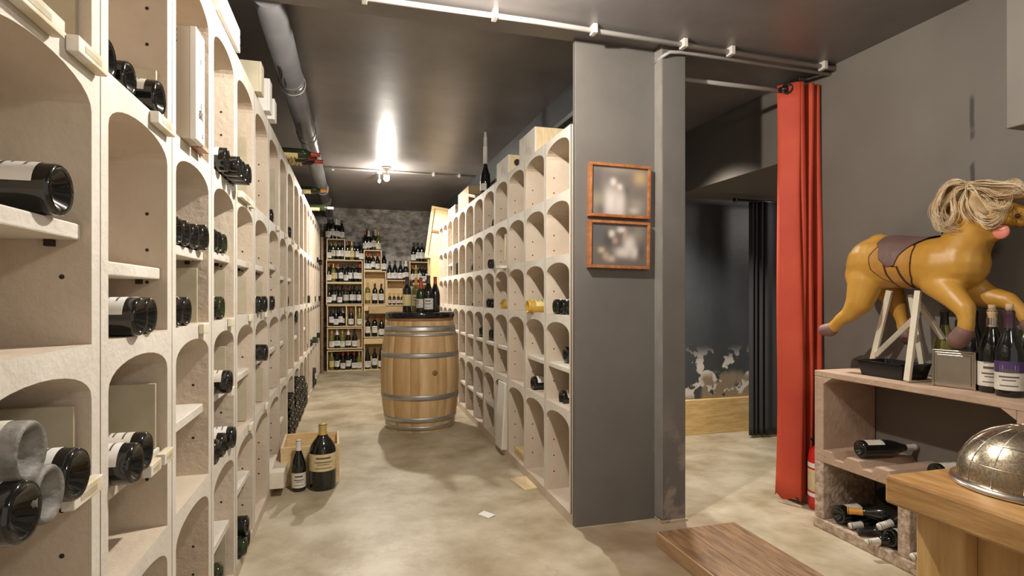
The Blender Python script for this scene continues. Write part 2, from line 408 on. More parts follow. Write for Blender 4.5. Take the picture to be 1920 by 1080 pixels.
# shelf boards resting on pegs inside cells: (cell index, top z, setback)
def lshelf(i, z, set_=.016, out=0):
    m = MB(); m.box(-set_ + out, -DP + .02, LD[i] + .037, LD[i+1] - .037, z - .028, z)
    o = m.build('shelf_board', M_face, lr, bev=.003)
    for y in (LD[i] + .042, LD[i+1] - .042):
        MB().box(-.066, -.054, y - .010, y + .010, z - .040, z - .0285).build('shelf_peg', M_hole, o)
LSH = ((1, 1.275), (2, 1.217), (3, 1.288), (4, 1.302), (5, 1.302), (6, 1.302), (7, 1.33), (8, 1.28), (9, 1.28),
             (1, .83), (2, .77), (3, .80), (4, .802), (5, .81), (6, .825), (7, .83), (8, .83), (10, .80), (12, .82), (4, .27), (5, .33), (8, .30))
for i, z in LSH:
    lshelf(i, z)
def rshelf(i, z, set_=.012):
    m = MB(); m.box(set_, DP - .02, RD[i] + .022, RD[i+1] - .022, z - .026, z)
    m.build('shelf_board', M_face, rr, bev=.003)
for i in range(12):
    if i != 2: rshelf(i, .775)
for i in range(3, 12):
    if i != 4 or True: rshelf(i, .285)
rshelf(9, 1.50)

# wooden stop plates standing in left cells (thing: plate > foot)
def stop_plate(i, z, h=.16, yoff=.062, foot=True, lab=''):
    t = thing('divider_plate', lab, 'wood plate', (LX - .02, LD[i+1] - yoff, z), group='wood plates in the left rack')
    m = MB(); m.box(-.26, 0, -.005, .005, 0, h); m.build('plate', M_plate, t, bev=.001)
    if foot:
        m = MB(); m.box(.0215, .036, -.075, -.012, -.032, -.002); m.build('foot', M_batten, t, bev=.002)
plates = [(1, .831, .125, .05), (2, .771, .16, .055), (3, 1.064, .17, .09), (4, 1.064, .18, .085), (5, 1.064, .17, .09), (6, 1.064, .16, .09),
          (4, .803, .15, .085), (5, .573, .20, .09), (6, .573, .18, .08), (8, 1.064, .15, .08), (10, 1.577, .2, .09), (12, 1.064, .2, .08),
          (1, 1.577, .4, .045), (2, 1.577, .13, .05), (8, 1.577, .35, .08), (9, 1.577, .3, .08), (5, 1.577, .3, .08), (4, .052, .2, .08), (1, .053, .42, .06), (7, 1.577, .36, .08)]
rown = lambda z: 'bottom' if z < .56 else 'second' if z < 1.05 else 'third' if z < 1.57 else 'top'
cnt = {}
for i, z, h, yo in plates:
    stop_plate(i, z, h, yo, z > .06 and i > 2, f'thin {"tall" if h > .25 else "low"} wooden plate upright in left rack, {ORD[i]} column, {rown(z)} row from floor')
# white battens with printed brands lying along the row joint
def batten(y0, y1, z, lab, out=.02):
    z -= .030
    t = thing('label_batten', lab, 'batten', (LX, (y0 + y1)/2, z), group='battens on the left rack')
    m = MB(); L = (y1 - y0)/2; m.box(.001, out, -L, L, .0, .027); o = m.build('strip', M_batten, t, bev=.002)
    m = MB(); m.box(out, out + .0006, -L*.6, L*.5, .008, .018); m.build('brand_print', M_plate, o)
batten(.86, 1.03, 1.576, 'long white batten on top left ledge at the frame edge')
batten(1.075, 1.19, 1.576, 'short white batten with dark end beside the long one, upper left ledge')
batten(1.47, 1.60, 1.576, 'white batten under the two upper bottles of the second column')
batten(1.06, 1.17, .834, 'pale printed batten in front of the lowest left bottles')
batten(1.42, 1.49, .775, 'short pale batten below the paired bottles, second column')
batten(1.515, 1.585, .775, 'tiny pale batten right of the paired bottles, second column')
batten(2.50, 2.72, 1.576, 'brown-edged batten under the ledge of the fourth and fifth columns')

# ================================================================== BOTTLES
PROF = {
 'bordeaux': (.037, [(.0,.022),(.018,.016),(.028,.004),(.033,0),(.0365,.004),(.037,.010),(.037,.190),(.0355,.203),(.029,.216),(.020,.228),(.0155,.238),(.0142,.248),(.0138,.284),(.0155,.286),(.0155,.297),(.0135,.300),(0,.300)], (.055,.150), (.238,.3015)),
 'burgundy': (.041, [(.0,.026),(.020,.018),(.031,.004),(.037,0),(.0405,.004),(.041,.010),(.041,.140),(.0395,.158),(.034,.182),(.026,.207),(.0185,.229),(.0152,.245),(.0142,.262),(.0140,.284),(.0157,.286),(.0157,.297),(.0135,.300),(0,.300)], (.024,.112), (.240,.3015)),
 'champagne': (.044, [(.0,.034),(.020,.024),(.032,.004),(.040,0),(.0435,.004),(.044,.012),(.044,.145),(.042,.165),(.036,.195),(.027,.225),(.019,.255),(.0155,.275),(.0148,.300),(.0165,.302),(.0165,.312),(.014,.315),(0,.315)], (.040,.120), (.215,.3165)),
 'magnum': (.083, [(.0,.05),(.04,.03),(.065,.006),(.074,0),(.081,.006),(.083,.018),(.083,.225),(.081,.248),(.073,.275),(.057,.302),(.038,.325),(.028,.342),(.0245,.355),(.0235,.39),(.0255,.392),(.0255,.404),(.023,.408),(0,.408)], (.125,.232), (.342,.4095)),
 'small': (.030, [(.0,.015),(.022,.004),(.027,0),(.0295,.004),(.030,.008),(.030,.125),(.027,.140),(.018,.158),(.0135,.170),(.0130,.208),(.0145,.210),(.0145,.218),(0,.220)], (.03,.09), (.165,.2215)),
}
_proto = {}
def interp(prof, z):
    for (r0, a), (r1, b) in zip(prof[4:], prof[5:]):
        if a <= z <= b and b > a: return r0 + (r1 - r0) * (z - a) / (b - a)
    return prof[6][0]
def bottle(kind, glass, label, cap, name='wine_bottle', n=18, stripe=None):
    key = (kind, glass.name, label.name if label else '', cap.name if cap else '', name, n, stripe)
    if key in _proto: return copy_tree(_proto[key])
    r, prof, (l0, l1), (c0, c1) = PROF[kind]
    o = MB().lathe(prof, n).build(name, glass)
    if label:
        k = [(r + .0007, l0), (r + .0007, l1)]
        lb = MB().lathe(k, 14, 0, a0=-R(82), a1=R(82)); lo = lb.build('label', label, o)
        h = l1 - l0
        q = MB()
        for f0, f1, aa in ((.72, .82, 32), (.50, .56, 40), (.38, .42, 26), (.16, .20, 36)):
            q.lathe([(r + .0011, l0 + h*f0), (r + .0011, l0 + h*f1)], 6, 0, a0=-R(aa), a1=R(aa))
        q.build('label_print', M_ink if stripe is None else stripe, lo)
    if cap:
        zs = [c0 + (c1 - .0015 - c0) * i / 8 for i in range(9)]
        pr = [(interp(prof, z) + .0008, z) for z in zs] + [(prof[-2][0] + .001, c1), (0, c1)]
        MB().lathe(pr, n).build('capsule', cap, o)
    _proto[key] = o
    return o
def put(o, loc, rot, label, group=None, cat='wine bottle', scale=1):
    if scale != 1: o.scale = (scale,)*3
    o.location = loc; o.rotation_euler = rot; tag(o, label, cat, group); return o
LAYL = (0, -R(90), 0); LAYR = (0, -R(90), PI)
GL = 'bottles lying in the left rack'; GR = 'bottles lying in the right rack'
LOOK = {'d': (M_gdark, M_label, M_cblack, 'dark'), 'w': (M_gdark, M_labelw, M_cblack, 'white-labelled dark'), 'u': (M_gdust, M_label, M_cblack, 'dusty grey'),
        'g': (M_ggreen, M_label, M_cred, 'green-black'), 'o': (M_ggold, M_labely, M_cgold, 'golden'), 'n': (M_gdark, None, M_cblack, 'unlabelled black'), 'c': (M_gclear, M_labely, M_cgold, 'clear')}
# left rack: (base centre pixel, plane X, kind, look)
LB = [  # (u, v of the base centre, distance Y, kind, look)
 (118, 352, 1.06, 'burgundy', 'w'), (205, 128, 1.29, 'burgundy', 'd'), (246, 166, 1.39, 'bordeaux', 'd'), (302, 202, 1.52, 'burgundy', 'w'),
 (337, 427, 1.722, 'bordeaux', 'd'), (352, 433, 1.80, 'bordeaux', 'd'), (369, 438, 1.88, 'bordeaux', 'd'), (387, 420, 1.965, 'burgundy', 'w'),
 (406, 452, 2.145, 'bordeaux', 'd'), (414, 455, 2.225, 'bordeaux', 'd'), (423, 455, 2.31, 'bordeaux', 'g'),
 (428, 312, 2.145, 'burgundy', 'w'), (452, 321, 2.23, 'bordeaux', 'd'), (460, 329, 2.31, 'bordeaux', 'd'), (469, 335, 2.39, 'burgundy', 'd'),
 (267, 588, 1.375, 'burgundy', 'w'), (285, 584, 1.46, 'burgundy', 'd'),
 (337, 587, 1.722, 'burgundy', 'd'), (353, 586, 1.807, 'burgundy', 'd'),
 (404, 575, 2.15, 'bordeaux', 'd'), (418, 574, 2.235, 'burgundy', 'g'),
 (491, 569, 2.995, 'burgundy', 'w'), (500, 568, 3.085, 'burgundy', 'd'),
 (514, 495, 3.475, 'burgundy', 'n'), (433, 712, 2.19, 'burgundy', 'd'), (501, 663, 3.0, 'burgundy', 'n'),
 (440, 815, 2.345, 'burgundy', 'w'), (422, 822, 2.245, 'burgundy', 'd'), (409, 846, 2.15, 'burgundy', 'd'),
 (465, 972, 2.64, 'burgundy', 'n', .163), (467, 998, 2.68, 'burgundy', 'd', .092), (462, 1010, 2.595, 'bordeaux', 'g', .092),
 (415, 1052, 2.20, 'burgundy', 'g', .163), (422, 1072, 2.245, 'bordeaux', 'd', .092), (408, 1072, 2.15, 'bordeaux', 'd', .092),
 (62, 852, .893, 'burgundy', 'u', .943), (36, 966, .85, 'burgundy', 'd'), (97, 928, .936, 'burgundy', 'u'), (150, 888, 1.03, 'burgundy', 'w'),
 (258, 880, 1.30, 'burgundy', 'w'), (277, 857, 1.395, 'burgundy', 'd'),
 (534, 352, 4.38, 'bordeaux', 'd'), (512, 345, 3.6, 'burgundy', 'd'), (559, 443, 5.36, 'burgundy', 'n'), (549, 421, 4.9, 'bordeaux', 'w'),
 (561, 560, 5.4, 'bordeaux', 'd'), (570, 556, 5.82, 'bordeaux', 'n'), (556, 605, 5.15, 'bordeaux', 'd', .995), (557, 627, 5.11, 'bordeaux', 'd', .95), (558, 624, 5.19, 'bordeaux', 'd', .95),
 (557, 681, 5.12, 'burgundy', 'd'), (597, 482, 7.9, 'bordeaux', 'd'), (592, 526, 7.5, 'bordeaux', 'd'), (602, 560, 8.4, 'bordeaux', 'd'), (595, 606, 7.2, 'bordeaux', 'g'),
 (600, 630, 8.0, 'bordeaux', 'd'), (584, 647, 6.7, 'burgundy', 'd'), (593, 678, 7.3, 'bordeaux', 'd'), (604, 490, 8.45, 'bordeaux', 'd'), (581, 517, 6.3, 'burgundy', 'd'),
 (559, 372, 5.38, 'bordeaux', 'd'), (546, 395, 4.5, 'burgundy', 'w'), (541, 573, 4.45, 'burgundy', 'd'), (586, 580, 6.8, 'bordeaux', 'd'), (577, 610, 6.3, 'bordeaux', 'd'),
]
SURF = {}
for i, z in LSH: SURF.setdefault(i, []).append(z)
info = []
for it in LB:
    u, v, Y, k, lk = it[:5]
    p = atY(u, v, Y); r = PROF[k][0]
    ci = max([i for i in range(len(LD)) if LD[i] <= Y] + [0])
    tops = [z for z in LZ[:4] + SURF.get(ci, []) if z <= p.z]
    p.z = it[5] if len(it) > 5 else (max(tops) if tops else LZ[0]) + r + .0008      # rest on the surface below
    ri = max([j for j in range(4) if LZ[j] <= p.z] + [0])
    info.append([p, k, lk, ci, ri])
cells = {}
for it in info: cells.setdefault((it[3], it[4]), []).append(it)
RN = ['bottom', 'second lowest', 'second highest', 'top']
def in_cell(lst, side, i, j, cols, group, wall):
    lst.sort(key=lambda q: q[0].y)
    for q, it in enumerate(lst):
        p, k, lk = it[:3]; r = PROF[k][0]
        p.y = min(max(p.y, cols[i] + wall + r + .001), cols[i+1] - wall - r - .001)
        g, lb, cp, nm = LOOK[lk]
        n = len(lst); tail = f', {ORD[q+1]} of {NUM[n]}' if n > 1 else ''
        o = bottle(k, g, lb, cp, n=24 if p.y < 3 else 14)
        rn = RN[j] if side == 'left' else ['bottom', 'second lowest', 'middle', 'second highest', 'top'][j]
        put(o, p, LAYL if side == 'left' else LAYR, f'{nm} bottle in {side} rack, {ORD[i + (0 if side == "left" else 1)]} column, {rn} row{tail}', group)
        it.append(o)
for (i, j), lst in sorted(cells.items()): in_cell(lst, 'left', i, j, LD, GL, .036)
# piles on the floor row of the far left columns
for i, rows in ((9, 5), (10, 6), (11, 5), (12, 3), (15, 3)):
    ya = LD[i] + .037; wd = LD[i+1] - .037 - ya; nn = 4; q = 0; tot = sum(nn - (k % 2) for k in range(rows))
    for k in range(rows):
        n2 = nn - (k % 2)
        for c in range(n2):
            q += 1
            y = ya + .042 + c * (wd - .084) / (nn - 1) + (k % 2) * (wd - .084) / (nn - 1) / 2
            o = bottle('bordeaux', M_gdark, M_label, M_cblack, n=14)
            put(o, (LX + .02 - .01*random.random(), y, .05 + .038 + k * .066), LAYL, f'dark bottle in floor pile, left rack, {ORD[i]} column, layer {NUM[k+1]}, {ORD[c+1]} in it', GL)
RB = [
 ((1040, 575), 1.06, 'burgundy', 'd'), ((1051, 576), 1.07, 'burgundy', 'd'), ((1064, 577), 1.08, 'burgundy', 'w'),
 ((988, 575), 1.02, 'burgundy', 'o'), ((995, 576), 1.04, 'burgundy', 'o'), ((942, 571), 1.09, 'burgundy', 'o'),
 ((911, 568), 1.07, 'bordeaux', 'd'), ((918, 569), 1.08, 'bordeaux', 'd'), ((1059, 664), 1.12, 'burgundy', 'd'), ((998, 718), 1.07, 'burgundy', 'w'),
 ((1052, 746), 1.09, 'burgundy', 'd'), ((900, 621), 1.08, 'bordeaux', 'd'), ((904, 622), 1.09, 'bordeaux', 'd'), ((918, 626), 1.08, 'bordeaux', 'd'), ((922, 627), 1.09, 'bordeaux', 'd'),
 ((924, 419), 1.09, 'bordeaux', 'd'), ((916, 495), 1.02, 'bordeaux', 'd'), ((885, 503), 1.09, 'bordeaux', 'd'), ((856, 500), 1.07, 'burgundy', 'd'), ((856, 511), 1.07, 'burgundy', 'd'), ((847, 502), 1.08, 'bordeaux', 'd'), ((886, 573), 1.09, 'bordeaux', 'd'),
]
cells = {}
for (u, v), X, k, lk in RB:
    p = atX(u, v, X)
    i = min(max([q for q in range(len(RD)) if RD[q] + .035 <= p.y] + [0]), 11); j = max([q for q in range(5) if RZ[q] <= p.z] + [0])
    cells.setdefault((i, j), []).append([p, k, lk])
RDo = [y + .035 for y in RD]
for (i, j), lst in sorted(cells.items()): in_cell(lst, 'right', i, j, RDo, GR, .021)

# ------------------------------------------------------------------ right rack extras
t = thing('leaning_board', 'white board leaning upright out of the bottom row of the right rack', 'board', (1.03, 3.96, .05), (0, R(3), 0))
MB().box(-.012, .0, -.09, .09, .0, .47).build('board', M_white, t, bev=.002); MB().box(.0, .03, -.09, -.08, .0, .47).build('board_edge', M_whitew, t, bev=.002)
t = thing('wooden_crate', 'flat yellow wooden box on the floor of the third bottom cell, right rack', 'crate', (1.08, 3.6, .056))
MB().box(0, .25, -.14, .14, 0, .05).build('tray', M_pine, t, bev=.002); MB().box(-.004, 0, -.15, .15, .035, .055).build('rim', M_crate, t)
t = thing('wood_offcut', 'small pale wood offcut on the floor against the right rack', 'wood piece')
p = atZ(985, 907, 0); m = MB().box(-.06, .055, -.12, .10, 0, .012).build('board', M_crate, t, bev=.002); t.location = (p.x - .0, p.y, 0); t.rotation_euler = (0, 0, R(8))
p = atZ(912, 966, 0)
m = MB(); m.add([(-.04, .02, .001), (.0, -.045, .001), (.045, -.02, .004), (.0, .06, .001)], [(0, 1, 2, 3)]); m.add([(-.04, .02, .002), (.0, -.045, .002), (.045, -.02, .005), (.0, .06, .002)], [(0, 1, 2, 3)])
tag(m.build('paper_scrap', M_paper, loc=(p.x, p.y, 0)), 'small white paper scrap lying on the concrete aisle floor', 'paper')
# upright box-like things in the cells
t = thing('bottle_box', 'narrow yellowish plate standing in second row of right rack', 'box', (1.055, 3.80 + .10, RZ[3]))
MB().box(0, .20, -.03, .03, .0, .225).build('box_body', M_plate, t, bev=.003); MB().box(-.0015, 0, -.018, .018, .04, .2).build('label', M_labely, t)
MB().box(-.06, .02, -.05, .05, -.022, -.001).build('foot', M_batten, t, bev=.002)
o = bottle('bordeaux', M_gclear, M_labelw, M_cgold); put(o, (1.10, 5.47, RZ[4] + .001), (0, 0, PI*.95), 'clear bottle standing upright in top row of the right rack', scale=.86)
# ---- on top of the right rack (top at z = 2.005)
ZT = RZ[-1]
def crate(name, label, loc, dims, mats=(M_crate, M_crate), rot=(0,0,0), group=None, closed=True):
    lx, ly, lz = dims; t = thing(name, label, 'crate', loc, rot, group); th = .012
    m = MB(); m.box(0, th, 0, ly, 0, lz); m.build('front_panel', mats[1], t, bev=.002)
    m = MB(); m.box(lx - th, lx, 0, ly, 0, lz); m.build('back_panel', mats[0], t, bev=.002)
    for y in (0, ly - th): MB().box(th, lx - th, y, y + th, 0, lz).build('end_panel', mats[0], t, bev=.002)
    MB().box(th, lx - th, th, ly - th, 0, th).build('base_panel', mats[0], t)
    if closed: MB().box(th, lx - th, th, ly - th, lz - th, lz - .001).build('lid', mats[0], t)
    return t
M_crpr = mat('printed_crate', (.72, .68, .60), .7, (.55, .50, .44), 9, 6, .1, lo=.5, hi=.7)
crate('wine_crate', 'large closed wooden crate on top near end of right rack', (1.09, 3.33, ZT), (.29, .34, .19), (M_crate, M_crpr))
c2 = crate('wine_crate', 'smaller wooden crate with a dark hole, on top of right rack', (1.09, 3.95, ZT), (.28, .34, .165), (M_crate, M_crpr))
MB().lathe([(.0, 0), (.026, 0)], 14).build('hand_hole', M_hole, c2, (.07, -.001, .11), (R(90), 0, 0))
# tall narrow bottle with a long pale neck
t = thing('display_bottle', 'giant dark bottle with very long pale neck standing on right rack', 'bottle', (1.095, 4.70, ZT))
MB().lathe([(0, .02), (.03, 0), (.043, .004), (.045, .12), (.040, .17), (.024, .22), (.0165, .25), (.0165, .27), (0, .27)], 20).build('glass_body', M_gdark, t)
MB().lathe([(0, .262), (.0185, .262), (.0185, .40), (.0195, .402), (.0195, .41), (.017, .412), (.017, .49), (.012, .495), (.012, .535), (0, .535)], 16).build('long_neck', M_cwhite, t)
MB().lathe([(.0455, .03), (.0455, .09)], 12, a0=R(90), a1=R(270)).build('label', M_label, t)
t = bottle('champagne', M_ggreen, None, M_cred); put(t, (1.15, 4.45, ZT), (0, 0, 0), 'dark bottle with red top standing on right rack beside giant bottle', scale=.62)
# cardboard and flat boxes farther along
crate('cardboard_box', 'brown cardboard box on top of the right rack past the tall bottle', (1.08, 5.35, ZT), (.28, .55, .20), (M_box, M_box))
t = thing('cardboard_flap', 'folded cardboard with dark edge lying on the brown box', 'cardboard', (1.07, 5.0, ZT + .02), (R(12), 0, 0))
MB().box(0, .30, 0, .62, 0, .018).build('sheet', M_box, t); MB().box(-.003, .30, 0, .62, .018, .026).build('top_sheet', M_gdust, t)
crate('cardboard_box', 'dark worn box at the far end of right rack top', (1.1, 6.2, ZT), (.26, .45, .15), (M_stone, M_stone))
# framed wooden panel hanging at the end of the rack, and tall pine box below
t = thing('crate_lid', 'pale wooden crate lid leaning tilted at far end of right rack', 'wooden panel', (.885, 7.20, 1.628), (0, R(8), 0))
MB().box(-.0, .30, -.012, 0, .0, .66).build('panel', M_crate, t)
for a in ((0, .035, 0, .66), (.265, .30, 0, .66), (.035, .265, 0, .03), (.035, .265, .33, .36), (.035, .265, .63, .66)):
    MB().box(a[0], a[1], -.035, -.012, a[2], a[3]).build('frame_strip', M_pine if a[2] != .33 else M_step, t, bev=.002)
t = thing('pine_cabinet', 'tall narrow pine boxes standing past end of right rack', 'crate', (.955, 7.1, 0))
for k in range(4): MB().box(0, .32, 0, .34, k*.405, k*.405 + .40).build('box_body', M_pine, t, bev=.004)

# ------------------------------------------------------------------ on top of the left rack (z = 2.12)
ZT = LZ[-1]
t = thing('board_stack', 'stack of three white boards on top of the left rack', 'boards', (LX + .015, 2.12, ZT))
for k in range(3): MB().box(-.30, 0, 0 + k*.01, .36, k*.032, k*.032 + .029).build('board', M_white, t, bev=.002)
t = thing('stone_block', 'speckled rough block on left rack top beside the white boards', 'block', (LX, 1.72, ZT))
tt = MB().box(-.25, 0, 0, .36, 0, .07).build('block', M_terraR, t, bev=.006)
for k, (y, zt, xo, lab) in enumerate(((2.92, 2.265, .03, 'pale upright box nearest the pipe end on left rack top'), (3.21, 2.29, .03, 'second pale box standing on left rack top'), (3.36, 2.235, .035, 'third low pale box on left rack top'))):
    crate('carton', lab, (LX - .25, y, ZT), (.25 + xo, .09, zt - ZT), (M_plate if k == 0 else M_white, M_white))
GT = 'bottles lying on top of the left rack'
for k, (y, x, zz, k2, cp, lab) in enumerate(((4.30, -.35, .04, 'bordeaux', M_cred, 'gold-labelled bottle with red capsule lying on left rack top, topmost'), (4.42, -.38, .04, 'bordeaux', M_cred, 'short-necked red bottle lying on left rack top, below the gold one'),
        (4.52, -.34, .04, 'bordeaux', M_cred, 'pinkish red bottle lying on left rack top'), (5.75, -.36, .04, 'bordeaux', M_corange, 'bottle with orange capsule lying on left rack top'), (6.9, -.34, .04, 'bordeaux', M_cwhite, 'bottle with pale capsule lying farthest along left rack top'))):
    o = bottle(k2, M_ggreen if k != 2 else M_cpurple, M_labely, cp); put(o, (x - .17, y, ZT + zz), (0, R(90), 0), lab, GT)
# white slipcase standing out of the top row
t = thing('bottle_case', 'tall cream gift case with black lettering standing in left rack top row', 'box', (LX, 1.765, 1.577))
MB().box(-.30, .022, -.045, .045, 0, .305).build('case_body', mat('case_cream', (.58, .50, .40), .6), t, bev=.003)
fr = MB().box(.022, .038, -.046, .046, 0, .307).build('case_lid', M_white, t, bev=.002)
mw = Matrix.Translation((.0395, 0, 0)) @ Matrix.Rotation(R(90), 4, 'Z') @ Matrix.Rotation(R(90), 4, 'X')
for tx, sz, yy, zz in (('E', .02, .0, .225), ('J', .028, 0, .10), ('&K', .035, .0, .075), ('G', .016, .015, .02)):
    text_mesh(tx, sz, 'lettering', M_ink, fr, Matrix.Translation((0, yy, zz)) @ mw)
mw = Matrix.Translation((0, -.0465, 0)) @ Matrix.Rotation(R(90), 4, 'X')
text_mesh('E', .05, 'lettering', M_ink, t, Matrix.Translation((-.02, 0, .275)) @ mw)
t = thing('bottle_gift_tag', 'small red and brown wrapped neck under the cream gift case', 'wrapper', (LX + .01, 1.87, 1.577))
MB().box(-.06, .02, -.05, .03, 0, .012).build('wrapper', M_frame, t); MB().box(-.10, .0, .035, .06, 0, .24).build('card', M_box, t)

# ------------------------------------------------------------------ barrel
BC = (.58, 5.02)
bt = thing('wine_barrel', 'upright oak wine barrel with grey hoops in the middle of the aisle', 'barrel', (*BC, 0))
NS = 26; m = MB(); zs = [0, .02, .1, .2, .33, .46, .6, .72, .82, .90, .93]
rad = lambda z: .288 + (.342 - .288) * (1 - ((z - .465) / .465) ** 2) ** .9 if 0 < z < .93 else .288
for s in range(NS):
    a0, a1 = 2*PI*s/NS, 2*PI*(s+1)/NS; rows = []
    for z in zs:
        r = rad(z); rows.append([(r*q*math.cos(a), r*q*math.sin(a), z) for a, q in ((a0, .994), (a0 + .012, 1), ((a0+a1)/2, 1.002), (a1 - .012, 1), (a1, .994))])
    vs_ = [p for rw in rows for p in rw]
    m.add(vs_, [(j*5+i, j*5+i+1, (j+1)*5+i+1, (j+1)*5+i) for j in range(len(zs)-1) for i in range(4)], [0, 1, 2, 0, 2, 1, 0][s % 7], True)
m.lathe([(0, 0), (.286, 0)], NS, 0)
SW = [mat('stave_a', (.56, .35, .16), .5, (.70, .48, .25), 5, 6, .15, stretch=(4, 4, .7)), mat('stave_b', (.64, .43, .21), .5, (.76, .55, .30), 5, 6, .15, stretch=(4, 4, .7)), mat('stave_c', (.60, .39, .18), .5, (.50, .29, .12), 6, 6, .15, stretch=(4, 4, .7))]
m.build('staves', SW, bt)
for z, hh, q in ((.865, .05, M_steel), (.815, .022, M_steel), (.645, .042, M_steel), (.295, .045, M_steel), (.105, .042, M_steel), (.035, .035, M_steel)):
    pr = [(rad(min(max(z - hh/2 + hh*k/3, .001), .929)) + (.0035 if 0 < k < 3 else .0025), z - hh/2 + hh*k/3) for k in range(4)]
    pr = [(pr[0][0] - .006, pr[0][1])] + pr + [(pr[-1][0] - .006, pr[-1][1])]
    MB().lathe(pr, 48).build('hoop', q, bt)
MB().lathe([(0, .93), (.285, .93), (.292, .935), (.292, .952), (.285, .955), (0, .955)], 40).build('rusty_rim', mat('rust_rim', (.20, .09, .045), .6, (.45, .22, .09), 6, 6, .1), bt)
a = R(-76); ms = MB().lathe([(0, .004), (.020, .004), (.024, 0)], 16)
ms.build('bung', mat('bung', (.25, .13, .06), .6), bt, (.343*math.cos(a), .343*math.sin(a), .50), (R(90), 0, a + R(90)))
MB().lathe([(0, .953), (.295, .953), (.302, .957), (.302, .993), (.298, 1.0), (0, 1.0)], 48).build('black_top', mat('black_gloss', (.012, .012, .014), .12), bt)
ZB = 1.0
for u, dy, k, gl, lb, cp, s, lab in ((763, -.05, 'bordeaux', M_gdark, M_labely, M_cpurple, 1.02, 'dark bottle with big yellow label, leftmost on the barrel'),
      (780, .06, 'bordeaux', M_golive, M_labelo, M_corange, 1.0, 'olive bottle with orange capsule behind the yellow-labelled one on barrel'),
      (789, -.06, 'champagne', M_ggreen, M_label, M_cred, .95, 'wide green bottle with narrow white side label on the barrel'),
      (803, -.07, 'burgundy', M_gdark, M_labelw, M_cpurple, 1.06, 'slim dark bottle with low white label on the barrel'),
      (816, -.02, 'burgundy', M_gdark, None, M_cred, 1.03, 'unlabelled dark bottle with red capsule, rightmost on barrel'),
      (771, .12, 'bordeaux', M_gclear, M_label, M_cblack, .95, 'clear bottle half hidden at the back of the barrel top')):
    p = atY(u, 590, BC[1] + dy)
    o = bottle(k, gl, lb, cp, stripe=M_labelo if u == 763 else None)
    put(o, (p.x, p.y, ZB + .0005), (0, 0, R(-100) if u != 789 else R(-150)), lab, 'bottles on the barrel', scale=s)

# ------------------------------------------------------------------ crate and two bottles on the floor
t = thing('wine_crate', 'open yellow pine crate on the floor behind two dark bottles', 'crate', (-.41, 3.62, 0), (0, 0, R(2)))
W, D, HH, th = .335, .36, .235, .012
MB().box(0, W, 0, th, 0, HH).build('side_panel', M_pine, t, bev=.002); MB().box(0, W, D - th, D, 0, HH).build('side_panel', M_pine, t, bev=.002)
MB().box(0, th, th, D - th, 0, HH).build('end_panel', M_crate, t, bev=.002); MB().box(W - th, W, th, D - th, 0, HH).build('end_panel', M_crate, t, bev=.002)
MB().box(th, W - th, th, D - th, .0, .01).build('base_panel', M_pine, t)
o = bottle('magnum', M_gdark, M_labelo, M_cgold, n=32); p = atZ(605, 914, 0); put(o, (p.x, p.y, .0005), (0, 0, R(-84)), 'very large dark bottle with torn yellow label on floor by crate', scale=.93)
o = bottle('burgundy', M_gdark, M_label, M_cwhite, n=28); p = atZ(560, 919, 0); put(o, (p.x, p.y, .0005), (0, 0, R(-84)), 'ordinary dark bottle with white capsule and label on floor by crate', scale=.98)
nl = MB().lathe([(.0335, .175), (.0305, .192), (.027, .203)], 10, 0, a0=-R(35), a1=R(35)).build('neck_label', M_label, o)

# ------------------------------------------------------------------ crates and bottles on the back wall
YS = 8.9
def shelf_crate(u0, u1, v0, v1, lab, depth=.30, front_lip=0, back=True, y=YS):
    a = atY(u0, v1, y); b = atY(u1, v0, y); x0, x1, z0, z1 = a.x, b.x, max(a.z, 0), b.z; th = .013
    t = thing('wine_crate', lab, 'crate', (x0, y, z0), group='crates stacked against the back wall'); W = x1 - x0; HH = z1 - z0 - .001
    MB().box(0, th, 0, depth, 0, HH).build('side_panel', M_crate, t); MB().box(W - th, W, 0, depth, 0, HH).build('side_panel', M_crate, t)
    MB().box(th, W - th, 0, depth, 0, th).build('base_panel', M_crate, t); MB().box(th, W - th, 0, depth, HH - th, HH).build('top_panel', M_crate, t)
    if back: MB().box(th, W - th, depth - .01, depth, th, HH - th).build('back_panel', M_pine, t)
    if front_lip: MB().box(th, W - th, 0, .008, HH - th - front_lip, HH - th).build('front_lip', M_pine, t)
    return t, x0, x1, z0 + th, z0 + HH
BT = {'d': ('bordeaux', M_gdark, M_labelw, M_cblack, 'dark white-label bottle'), 'r': ('bordeaux', M_gdark, M_labelw, M_cred, 'dark red-capped bottle'),
      'b': ('burgundy', M_gdark, M_labelw, M_cblack, 'sloping white-label bottle'), 'p': ('burgundy', M_gdark, M_labelw, M_cred, 'sloping red-capped bottle'),
      'g': ('burgundy', M_golive, M_labelw, M_cgold, 'olive green bottle'), 'y': ('bordeaux', M_golive, M_labely, M_cgold, 'yellow-label olive bottle'),
      'c': ('bordeaux', M_ggreen, M_label, M_cpurple, 'cream-label green bottle'), 's': ('small', M_gdark, M_label, M_corange, 'small orange-capped bottle'),
      'w': ('champagne', M_gdark, M_labelw, M_cwhite, 'broad pale-necked bottle')}
def row(spec, z, y, where, group, scale=1):
    n = len(spec)
    for q, (u, k) in enumerate(spec):
        kind, gl, lb, cp, nm = BT[k]; o = bottle(kind, gl, lb, cp, n=12); p = atY(u, 553, y)
        put(o, (p.x, y, z + .001), (0, 0, R(-90) + random.uniform(-.25, .25)), f'{nm}, {where}, {ORD[q+1]} of {NUM[n]}', group, scale=scale * random.uniform(.97, 1.03))
